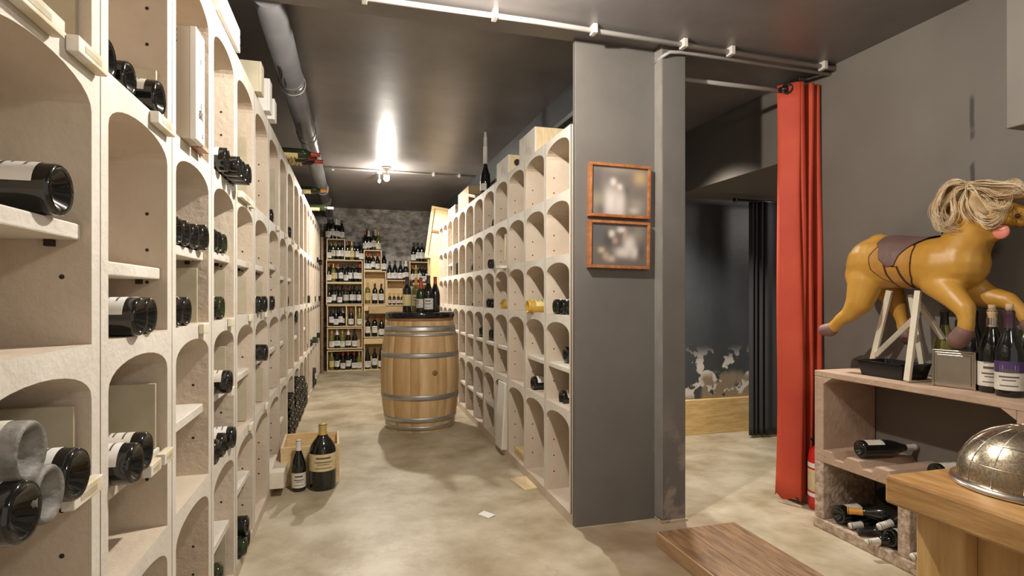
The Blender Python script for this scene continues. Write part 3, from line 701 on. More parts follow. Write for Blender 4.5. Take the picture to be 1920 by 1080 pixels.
LS = [(613, 680, 656, 697, 'bottom crate of the left stack by the back wall', [(622, 'y'), (632, 'd'), (643, 'p'), (653, 'r'), (664, 'p'), (673.5, 'g')], 'bottom crate of left stack'),
      (613, 680, 614, 655.5, 'second crate from floor in the left stack', [(622, 'g'), (632, 'w'), (642, 'g'), (653, 'w'), (665, 'b')], 'second crate of left stack'),
      (613, 680, 572, 613.5, 'third crate from floor in the left stack, with inner partitions', [(621.5, 'd'), (630, 'b'), (638.5, 'd'), (658, 'p'), (674, 'g')], 'third crate of left stack'),
      (611.5, 680, 530.5, 571.5, 'fourth crate from floor in the left stack', [(617, 'b'), (626, 'd'), (637, 'b'), (648, 'c'), (660, 'd'), (673, 'd')], 'fourth crate of left stack'),
      (611.5, 680, 488, 530, 'fifth crate from floor in the left stack, widest label row', [(616.5, 'p'), (625, 'y'), (639, 'd'), (649, 'b'), (656, 'd'), (667, 'd'), (675, 'r')], 'fifth crate of left stack'),
      (612.5, 647, 448, 487.5, 'small top crate of the left stack', [(618, 'b'), (624.5, 'c'), (634, 'd'), (642, 'd')], 'top crate of left stack')]
for u0, u1, v0, v1, lab, spec, where in LS:
    t, x0, x1, z, zt = shelf_crate(u0, u1, v0, v1, lab)
    row(spec, z, YS + .07, where, 'bottles in the left crate stack', .93)
    if v0 not in (614, 572, 448):
        row([(u + 5, 'r' if i % 2 else 'd') for i, (u, k) in enumerate(spec[:-1])], z, YS + .19, where + ' back row', 'bottles in the left crate stack', .93)
    if v0 == 572:
        row([(622, 'w'), (632, 'd'), (642, 'w')], z, YS + .18, where + ' back row', 'bottles in the left crate stack', .93)
        for uu in (649.5, 667): MB().box(atY(uu, 0, YS).x - x0 - .008, atY(uu, 0, YS).x - x0 + .008, .01, .28, .013, zt - z).build('partition', M_crate, t)
zt = atY(640, 448, YS).z
row([(615.5, 'b'), (624, 'd'), (631, 'w'), (641, 'b')], zt, YS + .08, 'on top of the left stack', 'bottles on the left stack', .98)
row([(619, 'd'), (636, 'w')], zt, YS + .19, 'at back on top of left stack', 'bottles on the left stack', 1.02)
zt = atY(660, 488, YS).z
row([(651.5, 'r'), (659.5, 'y'), (670.5, 'd'), (677, 'b')], zt, YS + .08, 'beside the small top crate of left stack', 'bottles on the left stack', .95)
row([(655, 'b'), (665, 'd'), (673, 'b')], zt, YS + .2, 'behind, beside top crate of left stack', 'bottles on the left stack', 1.0)
CS = [(682, 724, 634, 697, 'bottom tall crate of the centre stack', [(689.5, 'b'), (702.5, 'd'), (714.5, 'b')], 'bottom crate of centre stack', .07),
      (682, 724, 572, 633.5, 'middle tall crate of the centre stack', [(689.5, 'd'), (702.5, 'r'), (715.5, 'p')], 'middle crate of centre stack', .07),
      (682, 724, 508, 571.5, 'upper tall pale crate of the centre stack', [(689.5, 'y'), (703, 'd'), (715, 'd')], 'upper crate of centre stack', 0),
      (682, 715.5, 469, 507.5, 'small crate with red capsules on top of the centre stack', [(687, 'p'), (693, 'p'), (699.5, 'd'), (708, 'p')], 'top crate of centre stack', 0)]
for u0, u1, v0, v1, lab, spec, where, lip in CS:
    t, x0, x1, z, zt = shelf_crate(u0, u1, v0, v1, lab, front_lip=lip); row(spec, z, YS + .08, where, 'bottles in the centre crate stack', 1.05 if v1 - v0 > 50 else .86)
row([(720, 'b')], atY(700, 507.5, YS).z, YS + .08, 'beside top crate of centre stack', 'bottles on the centre stack')
zt = atY(700, 469, YS).z
row([(685, 'p'), (691.5, 'w'), (700.5, 'c'), (709.5, 'g')], zt, YS + .08, 'on top of centre stack', 'bottles on the centre stack', 1.0)
row([(689, 'b'), (704, 'w')], zt, YS + .2, 'at back on top of centre stack', 'bottles on the centre stack', 1.1)
t, x0, x1, z, zt = shelf_crate(724.5, 762, 525, 573, 'pale crate with small bottles right of the centre stack', front_lip=0)
row([(731, 's'), (739, 's'), (747, 's'), (754, 's')], z, YS + .08, 'in the small-bottle crate', 'small bottles by the back wall', .8)
row([(730.5, 'b'), (740.5, 'b'), (751, 'b'), (761, 'w')], atY(740, 525, YS).z, YS + .08, 'on the small-bottle crate', 'bottles on the small-bottle crate', 1.0)
shelf_crate(724.5, 762, 588, 697, 'large closed pine crate on floor behind the barrel')
a = atY(692, 588, YS - .14); b = atY(762, 574, YS - .14)
t = thing('wood_plank', 'long brown plank across the crates just left of the barrel top', 'plank', (a.x, YS - .16, a.z))
MB().box(0, b.x - a.x, 0, .15, 0, b.z - a.z).build('plank', M_box, t, bev=.003)
t, x0, x1, z, zt = shelf_crate(768, 808, 491, 532, 'high crate of bottles at the right of the back wall')
row([(774, 'r'), (780, 'y'), (787, 'd'), (794, 'b'), (801, 'd')], z, YS + .08, 'high right crate', 'bottles in the high right crate', .95)
row([(775.5, 'b'), (784, 'd'), (791, 'd'), (800, 'c')], atY(790, 491, YS).z, YS + .08, 'on the high right crate', 'bottles on the high right crate')
shelf_crate(768, 808, 532.5, 612, 'tall crate under the high bottles at back right')
shelf_crate(768, 808, 612.5, 697, 'lowest crate at back right behind the barrel')
t = MB().box(-.44, -.405, 8.72, 8.80, 0, 2.0).build('wooden_post', M_step); tag(t, 'thin dark post between left rack end and crates', 'post')

# ------------------------------------------------------------------ framed photographs on the partition
def photo(u0, v0, u1, v1, blobs, bg, lab, tilt):
    a = atY(u0, v1, 2.598); b = atY(u1, v0, 2.598); cx, cz = (a.x + b.x)/2, (a.z + b.z)/2; W, HH = b.x - a.x, b.z - a.z
    t = thing('picture_frame', lab, 'framed photograph', (cx, 2.598, cz), (0, R(tilt), 0)); f = .014; d = .034
    for x0, x1, z0, z1 in ((-W/2, W/2, HH/2 - f, HH/2), (-W/2, W/2, -HH/2, -HH/2 + f), (-W/2, -W/2 + f, -HH/2 + f, HH/2 - f), (W/2 - f, W/2, -HH/2 + f, HH/2 - f)):
        MB().box(x0, x1, -d, 0, z0, z1).build('frame_rail', M_frame, t, bev=.0015)
    nx, nz = 60, 42; m = MB(); vs_ = []; cols = []
    for j in range(nz + 1):
        for i in range(nx + 1):
            s, q = i/nx, j/nz; vs_.append((-W/2 + f + (W - 2*f)*s, -d + .010, -HH/2 + f + (HH - 2*f)*q))
            c = list(bg)
            for bx, by, rx, ry, col, k in blobs:
                g = k * math.exp(-(abs((s - bx)/rx)**2.4 + abs((q - by)/ry)**2.4))
                c = [c[e]*(1 - g) + col[e]*g for e in range(3)]
            cols.append((*c, 1))
    m.add(vs_, [(j*(nx+1)+i, j*(nx+1)+i+1, (j+1)*(nx+1)+i+1, (j+1)*(nx+1)+i) for j in range(nz) for i in range(nx)])
    mt = bpy.data.materials.get('photo_print')
    if not mt:
        mt = bpy.data.materials.new('photo_print'); mt.use_nodes = True; bs = mt.node_tree.nodes['Principled BSDF']; at = mt.node_tree.nodes.new('ShaderNodeAttribute'); at.attribute_name = 'col'
        mt.node_tree.links.new(at.outputs['Color'], bs.inputs['Base Color']); bs.inputs['Roughness'].default_value = .35
    o = m.build('photograph', mt, t)
    ca = o.data.color_attributes.new('col', 'FLOAT_COLOR', 'POINT')
    for i, v in enumerate(o.data.vertices):
        s = (v.co.x + W/2 - f)/(W - 2*f)*nx; q = (v.co.z + HH/2 - f)/(HH - 2*f)*nz
        ca.data[i].color = cols[int(round(q))*(nx+1) + int(round(s))]
wh = (.62, .56, .52); sk = (.45, .30, .24)
photo(1101, 314, 1214, 407, [(.5, .97, .3, .1, (.30, .26, .22), .7), (.86, .80, .12, .16, (.50, .36, .18), .8), (.08, .7, .1, .3, (.10, .09, .09), .7), (.1, .3, .12, .15, (.32, .28, .18), .6),
    (.80, .22, .14, .14, (.36, .32, .26), .6), (.76, .10, .1, .07, (.55, .5, .42), .6), (.62, .5, .05, .12, (.07, .06, .06), .6), (.18, .1, .07, .12, (.06, .06, .06), .6),
    (.34, .26, .12, .32, wh, .95), (.50, .22, .10, .30, wh, .9), (.38, .68, .055, .08, wh, .95), (.49, .58, .05, .07, wh, .95), (.43, .54, .05, .05, sk, .6)], (.17, .145, .13), 'brown-framed blurred photo of two people in white, upper of the pair', .9)
photo(1100, 418, 1213, 503, [(.1, .75, .12, .3, (.09, .09, .11), .8), (.5, .1, .3, .1, (.12, .10, .09), .8), (.85, .8, .1, .2, (.26, .25, .2), .6), (.9, .35, .06, .12, (.07, .07, .08), .7), (.3, .62, .09, .2, (.05, .05, .055), .7),
    (.68, .5, .11, .24, wh, .95), (.56, .32, .14, .12, wh, .85), (.77, .32, .06, .14, wh, .8), (.36, .76, .055, .09, wh, .9), (.53, .86, .08, .07, wh, .9), (.60, .72, .035, .12, sk, .8), (.42, .60, .05, .08, sk, .7),
    (.18, .36, .06, .07, (.5, .4, .28), .8), (.26, .22, .06, .10, (.45, .34, .24), .7), (.36, .16, .07, .08, (.5, .42, .34), .7)], (.13, .11, .095), 'brown-framed blurred photo of person in white, lower of the pair', .9)

# ------------------------------------------------------------------ red curtain on its rod
rodz = 2.305
t = thing('curtain_rod', 'grey curtain rod crossing the dark doorway', 'curtain rod', (0, 2.66, rodz))
MB().tube([(1.64, 0, 0), (2.55, 0, 0)], .012, 10).build('rod', M_conduit, t)
def curtain(pts, zb, zt, name, m, lab, cat, flare=None, thick=.004, nz=26):
    P = []
    for i in range(len(pts) - 1):
        a, b = Vector(pts[i]), Vector(pts[i+1]); pa = Vector(pts[max(i-1, 0)]); pb = Vector(pts[min(i+2, len(pts)-1)])
        for k in range(6):
            s = k/6; P.append(.5*((2*a) + (b - pa)*s + (2*pa - 5*a + 4*b - pb)*s*s + (3*a - pa - 3*b + pb)*s**3))
    P.append(Vector(pts[-1])); n = len(P); vs_ = []
    for j in range(nz + 1):
        q = j/nz; z = zt + (zb - zt)*q
        for i, p in enumerate(P):
            x, y = p
            if flare: x, y = flare(x, y, q, i/(n-1))
            vs_.append((x, y, z + (0 if q < .99 or not flare else .012*math.sin(i*.7))))
    mb = MB(); mb.add(vs_, [(j*n+i, j*n+i+1, (j+1)*n+i+1, (j+1)*n+i) for j in range(nz) for i in range(n-1)], 0, True)
    o = mb.build(name, m); s = o.modifiers.new('solid', 'SOLIDIFY'); s.thickness = thick
    return tag(o, lab, cat)
pts = [(2.322, 2.675), (2.332, 2.65), (2.382, 2.588), (2.397, 2.60), (2.385, 2.70), (2.392, 2.72), (2.404, 2.60), (2.416, 2.58), (2.43, 2.60), (2.425, 2.72), (2.445, 2.74), (2.46, 2.60), (2.472, 2.58), (2.487, 2.60), (2.485, 2.72), (2.505, 2.73), (2.52, 2.60), (2.54, 2.59)]
def fl(x, y, q, s):
    k = max(0, q - .25); x2 = x - (1 - s)**1.5 * .035*k*(k*1.3) - .035*k*k
    return x2 + .006*math.sin(q*9 + s*11), y - .05*k*(1 - s*.5) - .03*k*math.sin(s*14)
cu = curtain(pts, .035, 2.335, 'red_curtain', M_red, 'long pleated red curtain gathered at the right of the doorway', 'curtain', fl)
g = MB().lathe([(.020, -.004), (.030, -.004), (.030, .004), (.020, .004), (.020, -.004)], 22).build('eyelet', M_black, cu, (2.343, 2.622, rodz), (R(90), 0, R(-36)))
MB().tube([(2.322, 2.655, rodz), (2.342, 2.618, rodz)], .016, 12).build('rod_end', M_black, cu)
# black curtain deeper in
pts = [(3.08, 3.86), (3.095, 3.83), (3.11, 3.88), (3.13, 3.83), (3.15, 3.88), (3.175, 3.82), (3.20, 3.87), (3.22, 3.82), (3.28, 3.83), (3.33, 3.81)]
curtain(pts, .02, 1.90, 'black_curtain', M_blackcloth, 'black curtain hanging in the passage beyond the doorway', 'curtain')
t = thing('curtain_rod', 'short black rod holding the black passage curtain', 'curtain rod', (0, 3.84, 1.905)); MB().tube([(2.95, 0, 0), (3.5, 0, 0)], .010, 8).build('rod', M_black, t)
MB().sphere((2.93, 0, 0), .018).build('finial', M_black, t)
# storage shelf glimpsed past the black curtain
t = thing('storage_shelf', 'shelf unit with pale stock glimpsed past the black curtain', 'shelf', (3.5, 4.62, 0))
for x in (0, .6): MB().box(x, x + .02, 0, .3, 0, 1.95).build('side_panel', M_white, t)
for k in range(7): MB().box(.02, .6, 0, .3, .05 + k*.3, .07 + k*.3).build('shelf_board', M_white, t)
for k in range(6):
    for q in range(4):
        o = MB().box(0, .11, 0, .2, 0, .12 + .03*((k + q) % 3)).build('stock_box', (M_white, M_labelw, M_red, M_labelw)[(k*3 + q) % 4], None, (3.535 + q*.14, 4.66, .0705 + k*.3), bev=.003)
        tag(o, f'small box on the passage shelf, {ORD[k+1]} board from floor, {ORD[q+1]} from left', 'box', 'boxes on the passage shelf')
# fire extinguisher
t = thing('fire_extinguisher', 'red fire extinguisher half hidden between curtain and shelf', 'fire extinguisher', (2.43, 2.475, 0))
MB().lathe([(0, 0), (.055, 0), (.062, .012), (.062, .27), (.055, .31), (.032, .335), (.018, .34), (0, .34)], 24).build('cylinder', M_exred, t)
for z0, z1, mm in ((.225, .25, M_labelw), (.10, .215, M_labelo), (.07, .09, M_labelw)): MB().lathe([(.0626, z0), (.0626, z1)], 16, 0, a0=R(120), a1=R(300)).build('label_band', mm, t)
MB().lathe([(0, .338), (.016, .338), (.016, .37), (0, .37)], 12).build('valve', M_black, t); MB().box(-.07, .02, -.01, .01, .372, .382).build('lever', M_black, t)

# ------------------------------------------------------------------ worn wooden step
t = thing('wooden_step', 'worn low wooden platform lying on the floor before the pillar', 'platform', (1.355, 1.45, 0))
for k in range(3): MB().box(k*.135 + .001, k*.135 + .134, 0, .862, .03, .064).build('plank', M_step, t, bev=.003)
MB().box(.0, .012, .0, .86, .0, .03).build('side_rail', M_oak, t, bev=.002); MB().box(-.012, .0, .0, .862, .0, .062).build('side_board', mat('step_edge_wood', (.36, .21, .11), .5, (.48, .30, .17), 4, 5, .1, stretch=(9, 1, 9)), t, bev=.003)
MB().box(.392, .404, .0, .86, .0, .03).build('side_rail', M_oak, t)

# ------------------------------------------------------------------ pink concrete shelf unit on the right
t = thing('concrete_shelf', 'low pink concrete bottle shelf along the right wall', 'shelf', (2.22, 0, 0)); DW = .325
MB().box(0, DW, 1.30, 2.30, .748, .776).build('top_slab', M_terra, t, bev=.003)
MB().box(0, DW, 2.245, 2.30, .385, .748).build('end_panel', M_terra, t, bev=.004); MB().box(0, DW, 2.245, 2.30, .05, .33).build('end_panel', M_terraR, t, bev=.004)
for y, z0, z1, mm in ((1.80, .05, .33, M_terraR), (1.355, .05, .33, M_terraR), (1.355, .385, .748, M_terra)):
    MB().box(0, DW, y, y + .055, z0, z1).build('divider', mm, t, bev=.004)
MB().box(-.005, DW, 1.30, 2.305, 0, .05).build('base_slab', M_terraR, t, bev=.006)
# cradle slab: ridged top
ys = []; m = MB(); poly = [(2.30, .33)]; y = 2.30
prof2 = [(2.30, .385)]
yy = 2.245
while yy > 1.36:
    prof2 += [(yy, .392), (yy - .05, .392), (yy - .07, .362), (yy - .115, .362), (yy - .135, .392)]; yy -= .15
prof2 += [(1.30, .392)]
poly = [(2.30, .33)] + prof2 + [(1.30, .33)]
MB().prism(poly, 0, 0, DW).build('cradle_slab', M_terra, t, bev=.002)
# haunches in the opening corners
for y, sg in ((2.245, -1), (1.41, 1)):
    MB().prism([(y, .748), (y + sg*.05, .748), (y, .715)], 0, 0, DW).build('corner_haunch', M_terra, t)
# bottles in the shelf
def aim(o, base, to, label, group, scale=1, roll=0):
    d = (Vector(to) - Vector(base)).normalized(); q = d.to_track_quat('Z', 'Y') @ Matrix.Rotation(roll, 4, 'Z').to_quaternion()
    o.rotation_mode = 'QUATERNION'; o.rotation_quaternion = q; o.location = base; o.scale = (scale,)*3; return tag(o, label, 'wine bottle', group)
GS = 'bottles in the concrete shelf'
p = atX(1608, 846, 2.27)
aim(bottle('burgundy', M_gdark, M_label, M_cwhite, n=28), (2.262, p.y - .015, .4365), (2.62, p.y - .08, .4365), 'dark bottle with cream label lying in the upper cradle, concrete shelf', GS, .95, R(60))
aim(bottle('burgundy', M_gdark, M_label, M_cblack, n=28), (2.27, 1.735, .4295), (2.6, 1.70, .4295), 'bottle with lettered label lying behind the counter corner, upper cradle', GS, .9, R(60))
p = atX(1583, 968, 2.24)
aim(bottle('champagne', M_gdark, M_label, M_cblack, n=28), (2.238, 2.178, .098), (2.6, 2.15, .10), 'thick dark bottle, base outward, far lower corner of concrete shelf', GS, .95, R(60))
aim(bottle('burgundy', M_gdark, None, M_corange, n=24), (2.46, 1.92, .16), (2.235, 2.13, .135), 'dark bottle with orange capsule pointing outward, lower shelf', GS, 1)
aim(bottle('burgundy', M_gdark, None, M_cwhite, n=24), (2.52, 2.06, .095), (2.24, 2.11, .07), 'dark bottle with pale neck tip, lower shelf, beneath the orange one', GS, .95)
aim(bottle('bordeaux', M_gdark, None, M_cblack, n=24), (2.48, 1.93, .095), (2.26, 2.035, .072), 'dark bottle neck outward in the middle of lower shelf', GS, .95)
aim(bottle('bordeaux', M_gdark, None, M_cwhite, n=24), (2.50, 1.90, .20), (2.25, 1.925, .15), 'dark bottle with white capsule and blue tip, lower shelf', GS, 1)
aim(bottle('bordeaux', M_gdark, None, M_label, n=24), (2.43, 1.90, .090), (2.16, 1.955, .068), 'dark bottle with long pale neck, lying lowest at shelf front', GS, .9)
aim(bottle('burgundy', M_gdark, M_label, M_cblack, n=24), (2.235, 1.905, .10), (2.5, 1.87, .10), 'shiny bottle base beside the lower shelf divider', GS, .9, R(60))
aim(bottle('burgundy', M_gdark, M_labelw, M_cblack, n=24), (2.50, 2.16, .175), (2.40, 1.90, .20), 'dark bottle leaning at the back of lower shelf', GS, .95)
aim(bottle('bordeaux', M_gdark, None, M_label, n=24), (2.48, 1.75, .092), (2.235, 1.765, .085), 'pale capsule peeking out beside the oak counter leg', GS, .95)

# ---- things on the shelf top
ZS = .7765
t = thing('black_tray', 'black plastic tray under the white trestle on the shelf top', 'tray', (2.375, 2.005, ZS))
def tray_shell(x, y, z, top, bot, th):
    m = MB(); o = [(-bot[0], -bot[1], 0), (bot[0], -bot[1], 0), (bot[0], bot[1], 0), (-bot[0], bot[1], 0), (-top[0], -top[1], z), (top[0], -top[1], z), (top[0], top[1], z), (-top[0], top[1], z)]
    i = [(a[0]*(1 - th/abs(a[0])), a[1]*(1 - th/abs(a[1])), a[2] + (th if k < 4 else 0)) for k, a in enumerate(o)]
    m.add(o + i, [(0, 3, 2, 1), (0, 1, 5, 4), (1, 2, 6, 5), (2, 3, 7, 6), (3, 0, 4, 7), (8, 9, 10, 11), (8, 12, 13, 9), (9, 13, 14, 10), (10, 14, 15, 11), (11, 15, 12, 8), (4, 5, 13, 12), (5, 6, 14, 13), (6, 7, 15, 14), (7, 4, 12, 15)]); return m
tray_shell(0, 0, .07, (.085, .115), (.072, .10), .004).build('tray_shell', M_black, t, bev=.002)
MB().box(-.07, .07, -.004, .004, .004, .05).build('divider', M_black, t)
MB().box(-.091, .091, -.121, -.113, .066, .071).build('rim', M_black, t); MB().box(-.091, -.083, -.121, .121, .066, .071).build('rim', M_black, t)
t = thing('napkin_dispenser', 'square steel napkin dispenser in front of the wine bottles', 'napkin dispenser', (2.355, 1.705, ZS), (0, 0, R(12)))
MB().box(-.03, .03, -.072, .072, .0, .145).build('case_body', M_chrome, t, bev=.006)
MB().box(-.034, -.030, -.060, .060, .010, .132).build('face_plate', M_chrome, t, bev=.002)
for s in (-1, 1): MB().box(-.036, .036, s*.0725 - .004, s*.0725 + .004, 0, .15).build('side_flange', M_chrome, t, bev=.002)
MB().box(-.036, .036, -.07, .07, .145, .151).build('top_lip', M_chrome, t, bev=.002)
GB = 'bottles standing on the shelf top'
def stand(u, v, X, k, gl, lb, cp, s, lab, rz=R(-150), stripe=None):
    p = atX(u, v, X); o = bottle(k, gl, lb, cp, n=32, stripe=stripe); put(o, (X, p.y, ZS), (0, 0, rz), lab, GB, scale=s); return o
b1 = stand(1771, 700, 2.47, 'burgundy', M_golive, M_labelw, M_cblack, 1.02, 'olive-glass bottle with white label left of napkin dispenser')
b2 = stand(1860, 700, 2.37, 'burgundy', M_gdark, M_label, M_cork, 1.05, 'dark bottle with printed cream label right of napkin dispenser', stripe=None)
MB().lathe([(.0172, .246), (.0172, .272)], 16).build('silver_band', M_chrome, b2)
PROF['burgundy_big'] = PROF['burgundy']
b3 = bottle('burgundy', M_gdark, M_label, M_cpurple, name='wine_bottle', n=36); p = atX(1893, 700, 2.335); put(b3, (2.335, p.y, ZS), (0, 0, R(-150)), 'purple-labelled dark bottle with cork, largest on the shelf top', GB, scale=1.05)
MB().lathe([(.0418, .085), (.0418, .125)], 20, 0, a0=-R(95), a1=R(95)).build('purple_label', mat('purple_label', (.07, .035, .13), .5), b3)
MB().lathe([(0, .3015), (.0115, .3015), (.0115, .325), (0, .325)], 14).build('cork', M_cork, b3)
MB().lathe([(0, .3015), (.0115, .3015), (.0115, .320), (0, .320)], 14).build('cork', M_cork, b2)
mw = Matrix.Translation((.0427, 0, .112)) @ Matrix.Rotation(R(90), 4, 'Z') @ Matrix.Rotation(R(90), 4, 'X')
text_mesh('INOUA BIO', .0095, 'lettering', M_ink, b2, mw)
stand(1825, 690, 2.50, 'burgundy', M_gdark, None, M_cblack, 1.02, 'unlabelled dark bottle behind the napkin dispenser')
stand(1925, 690, 2.45, 'burgundy', M_ggreen, M_label, M_cblack, 1.05, 'green-black bottle at the picture edge behind purple-labelled one')
# trestle of white sticks
t = thing('wooden_trestle', 'white stick trestle propping up the horse on the shelf', 'trestle')
def stick(a, b, w=.026, d=.014): MB().bar(a, b, w, d, side=Vector((0, 1, 0))).build('stick', M_whitew, t, bev=.001)
P = lambda u, v, X: atX(u, v, X)
stick(P(1668, 545, 2.36), P(1633, 690, 2.47)); stick(P(1722, 545, 2.32), P(1701, 714, 2.279))
stick(P(1719, 592, 2.33), P(1643, 665, 2.44), .022); stick(P(1708, 552, 2.42), P(1724, 650, 2.45), .024); stick(P(1724, 650, 2.45), (2.47, P(1733, 690, 2.47).y, ZS + .001), .024)
stick(P(1719, 562, 2.33), P(1768, 635, 2.44), .022)

# ------------------------------------------------------------------ horse
HX = 2.37
def caps_mesh(chains, sxx=1.0):
    m = MB()
    for ch in chains:
        for (u0, v0, r0, x0), (u1, v1, r1, x1) in zip(ch, ch[1:]):
            A, B = P(u0, v0, x0), P(u1, v1, x1); ra, rb = r0*mpp(u0, x0), r1*mpp(u1, x1); L = (B - A).length
            n = max(2, int(L / (min(ra, rb)*.35)) + 1)
            for k in range(n + 1):
                s = k/n; m.sphere(A.lerp(B, s), ra + (rb - ra)*s, 0, 14, sxx)
    return m
def remesh(m, name, mats, voxel=.006, smooth=6):
    me = m.mesh(name + '_raw', mats); o = bpy.data.objects.new(name, me); C.objects.link(o)
    r = o.modifiers.new('r', 'REMESH'); r.mode = 'VOXEL'; r.voxel_size = voxel
    s = o.modifiers.new('s', 'SMOOTH'); s.factor = .6; s.iterations = smooth
    dg = bpy.context.evaluated_depsgraph_get(); n = bpy.data.meshes.new_from_object(o.evaluated_get(dg))
    bpy.data.objects.remove(o); n.name = name
    for q in n.polygons: q.use_smooth = True
    n.materials.clear()
    for q in (mats if isinstance(mats, (list, tuple)) else [mats]): n.materials.append(q)
    o = bpy.data.objects.new(name, n); C.objects.link(o); return o
XN, XF = HX - .075, HX + .075
chains = [
 [(1640, 495, 49, HX), (1680, 492, 49, HX), (1730, 494, 47, HX), (1775, 498, 55, HX), (1798, 494, 50, HX)],        # trunk
 [(1630, 515, 42, HX), (1650, 468, 30, HX)],
 [(1795, 485, 46, HX), (1815, 450, 41, HX), (1832, 425, 38, HX)],                                                # neck
 [(1825, 415, 42, HX), (1850, 410, 36, HX), (1875, 400, 27, HX), (1902, 404, 22, HX), (1915, 406, 20, HX)],       # head
 [(1838, 435, 26, HX), (1865, 437, 16, HX)],                                                                    # jaw
 [(1625, 525, 33, XN + .035), (1612, 566, 24, XN + .01), (1594, 588, 15, XN), (1576, 599, 11.5, XN - .005), (1570, 606, 11, XN - .005), (1560, 616, 11, XN - .005)],  # near hind leg
 [(1660, 530, 28, XF - .02), (1682, 572, 17, XF), (1692, 600, 11, XF), (1694, 612, 12, XF), (1698, 624, 10, XF)],                       # far hind leg
 [(1760, 525, 34, XN + .045), (1788, 556, 23, XN + .01), (1808, 577, 19, XN), (1813, 596, 14, XN - .005), (1811, 614, 15, XN - .005)],          # near front leg
 [(1800, 532, 34, XF - .02), (1850, 556, 22, XF), (1890, 564, 17, XF), (1915, 583, 12, XF), (1924, 600, 12, XF)],  # far front leg
]
horse = thing('toy_horse', 'mustard yellow carousel horse with brown saddle above the shelf', 'horse figure', (0, 0, 0))
body = remesh(caps_mesh(chains, .92), 'body', M_horse, .006, 16); body.parent = horse
for (a, b, nm) in (((1557, 618, 13, XN - .005), (1546, 619, 11, XN - .01), 'hoof'), ((1699, 628, 11, XF), (1702, 637, 10, XF), 'hoof'), ((1807, 625, 17, XN - .005), (1796, 637, 17, XN - .01), 'hoof'), ((1930, 610, 15, XF), (1938, 622, 14, XF), 'hoof')):
    h = remesh(caps_mesh([[a, b]], 1.0), nm, M_hoof, .004, 2); h.parent = horse
# saddle pieces: offset copies of the body surface inside outlines drawn on its side
def inside(poly, x, y):
    c = False; j = len(poly) - 1
    for i in range(len(poly)):
        xi, yi = poly[i]; xj, yj = poly[j]
        if (yi > y) != (yj > y) and x < (xj - xi)*(y - yi)/(yj - yi) + xi: c = not c
        j = i
    return c
bmh = bmesh.new(); bmh.from_mesh(body.data); bmh.normal_update()
fine = bmh
def side_piece(poly, name, m, off, near=True, sub=2):
    """poly in px on the plane X=HX-.10 -> (y,z)"""
    pz = [(P(u, v, HX - .085).y, P(u, v, HX - .085).z) for u, v in poly]
    y0, y1 = min(p[0] for p in pz) - .02, max(p[0] for p in pz) + .02; z0, z1 = min(p[1] for p in pz) - .02, max(p[1] for p in pz) + .02
    b = bmh.copy(); bmesh.ops.delete(b, geom=[f for f in b.faces if not (y0 < f.calc_center_median().y < y1 and z0 < f.calc_center_median().z < z1)], context='FACES')
    bmesh.ops.subdivide_edges(b, edges=b.edges, cuts=sub, use_grid_fill=True)
    bmesh.ops.delete(b, geom=[f for f in b.faces if not inside(pz, f.calc_center_median().y, f.calc_center_median().z) or (near and f.calc_center_median().x > HX)], context='FACES')
    b.normal_update()
    for v in b.verts: v.co += v.normal*off
    me = bpy.data.meshes.new(name); b.to_mesh(me); b.free(); me.materials.clear(); me.materials.append(m)
    for q in me.polygons: q.use_smooth = True
    o = bpy.data.objects.new(name, me); C.objects.link(o); o.parent = horse; return o
outer = [(1648, 462), (1637, 482), (1640, 505), (1655, 522), (1676, 532), (1700, 534), (1708, 520), (1711, 490), (1711, 462), (1680, 450)]
def grow(p, k):
    cx = sum(a for a, _ in p)/len(p); cy = sum(a for _, a in p)/len(p); return [(cx + (a - cx)*k, cy + (b - cy)*k) for a, b in p]
side_piece(grow(outer, 1.06), 'saddle_outline', M_line, .0015)
side_piece(outer, 'saddle_skirt', M_strap, .003)
side_piece([(1662, 492), (1676, 499), (1688, 499), (1693, 520), (1702, 549), (1690, 549), (1672, 540), (1664, 515)], 'girth_outline', M_line, .0042)
side_piece([(1666, 495), (1678, 501), (1685, 501), (1689, 520), (1697, 547), (1690, 547), (1676, 538), (1668, 515)], 'girth', M_strap, .0052)
seat = [(1645, 425), (1755, 405), (1758, 436), (1728, 446), (1700, 466), (1689, 480), (1682, 497), (1669, 500), (1656, 486), (1653, 468), (1644, 458)]
side_piece(grow(seat, 1.035), 'seat_outline', M_line, .006, False); side_piece(seat, 'saddle_seat', M_saddle, .008, False)
bmh.free()
p = P(1886, 436, HX - .03)
tg = MB().sphere((0, 0, 0), .030, 0, 16, .35, 1, .95).build('tongue', M_tongue, horse, (HX - .05, P(1877, 434, HX - .05).y, P(1877, 434, HX - .05).z))
for X, u in ((HX - .04, 1908),): MB().sphere((0, 0, 0), .008, 0, 12, .6, 1, 1.1).build('nostril', M_line, horse, tuple(P(u, 405, X)))
MB().tube([P(1860, 420, HX - .055), P(1885, 422, HX - .052), P(1908, 425, HX - .04)], .003, 6).build('mouth_line', M_line, horse)
for X in (HX - .05,): remesh(caps_mesh([[(1796, 410, 13, X - .02), (1796, 385, 9, X - .03)]]), 'ear', M_strap, .004, 2).parent = horse
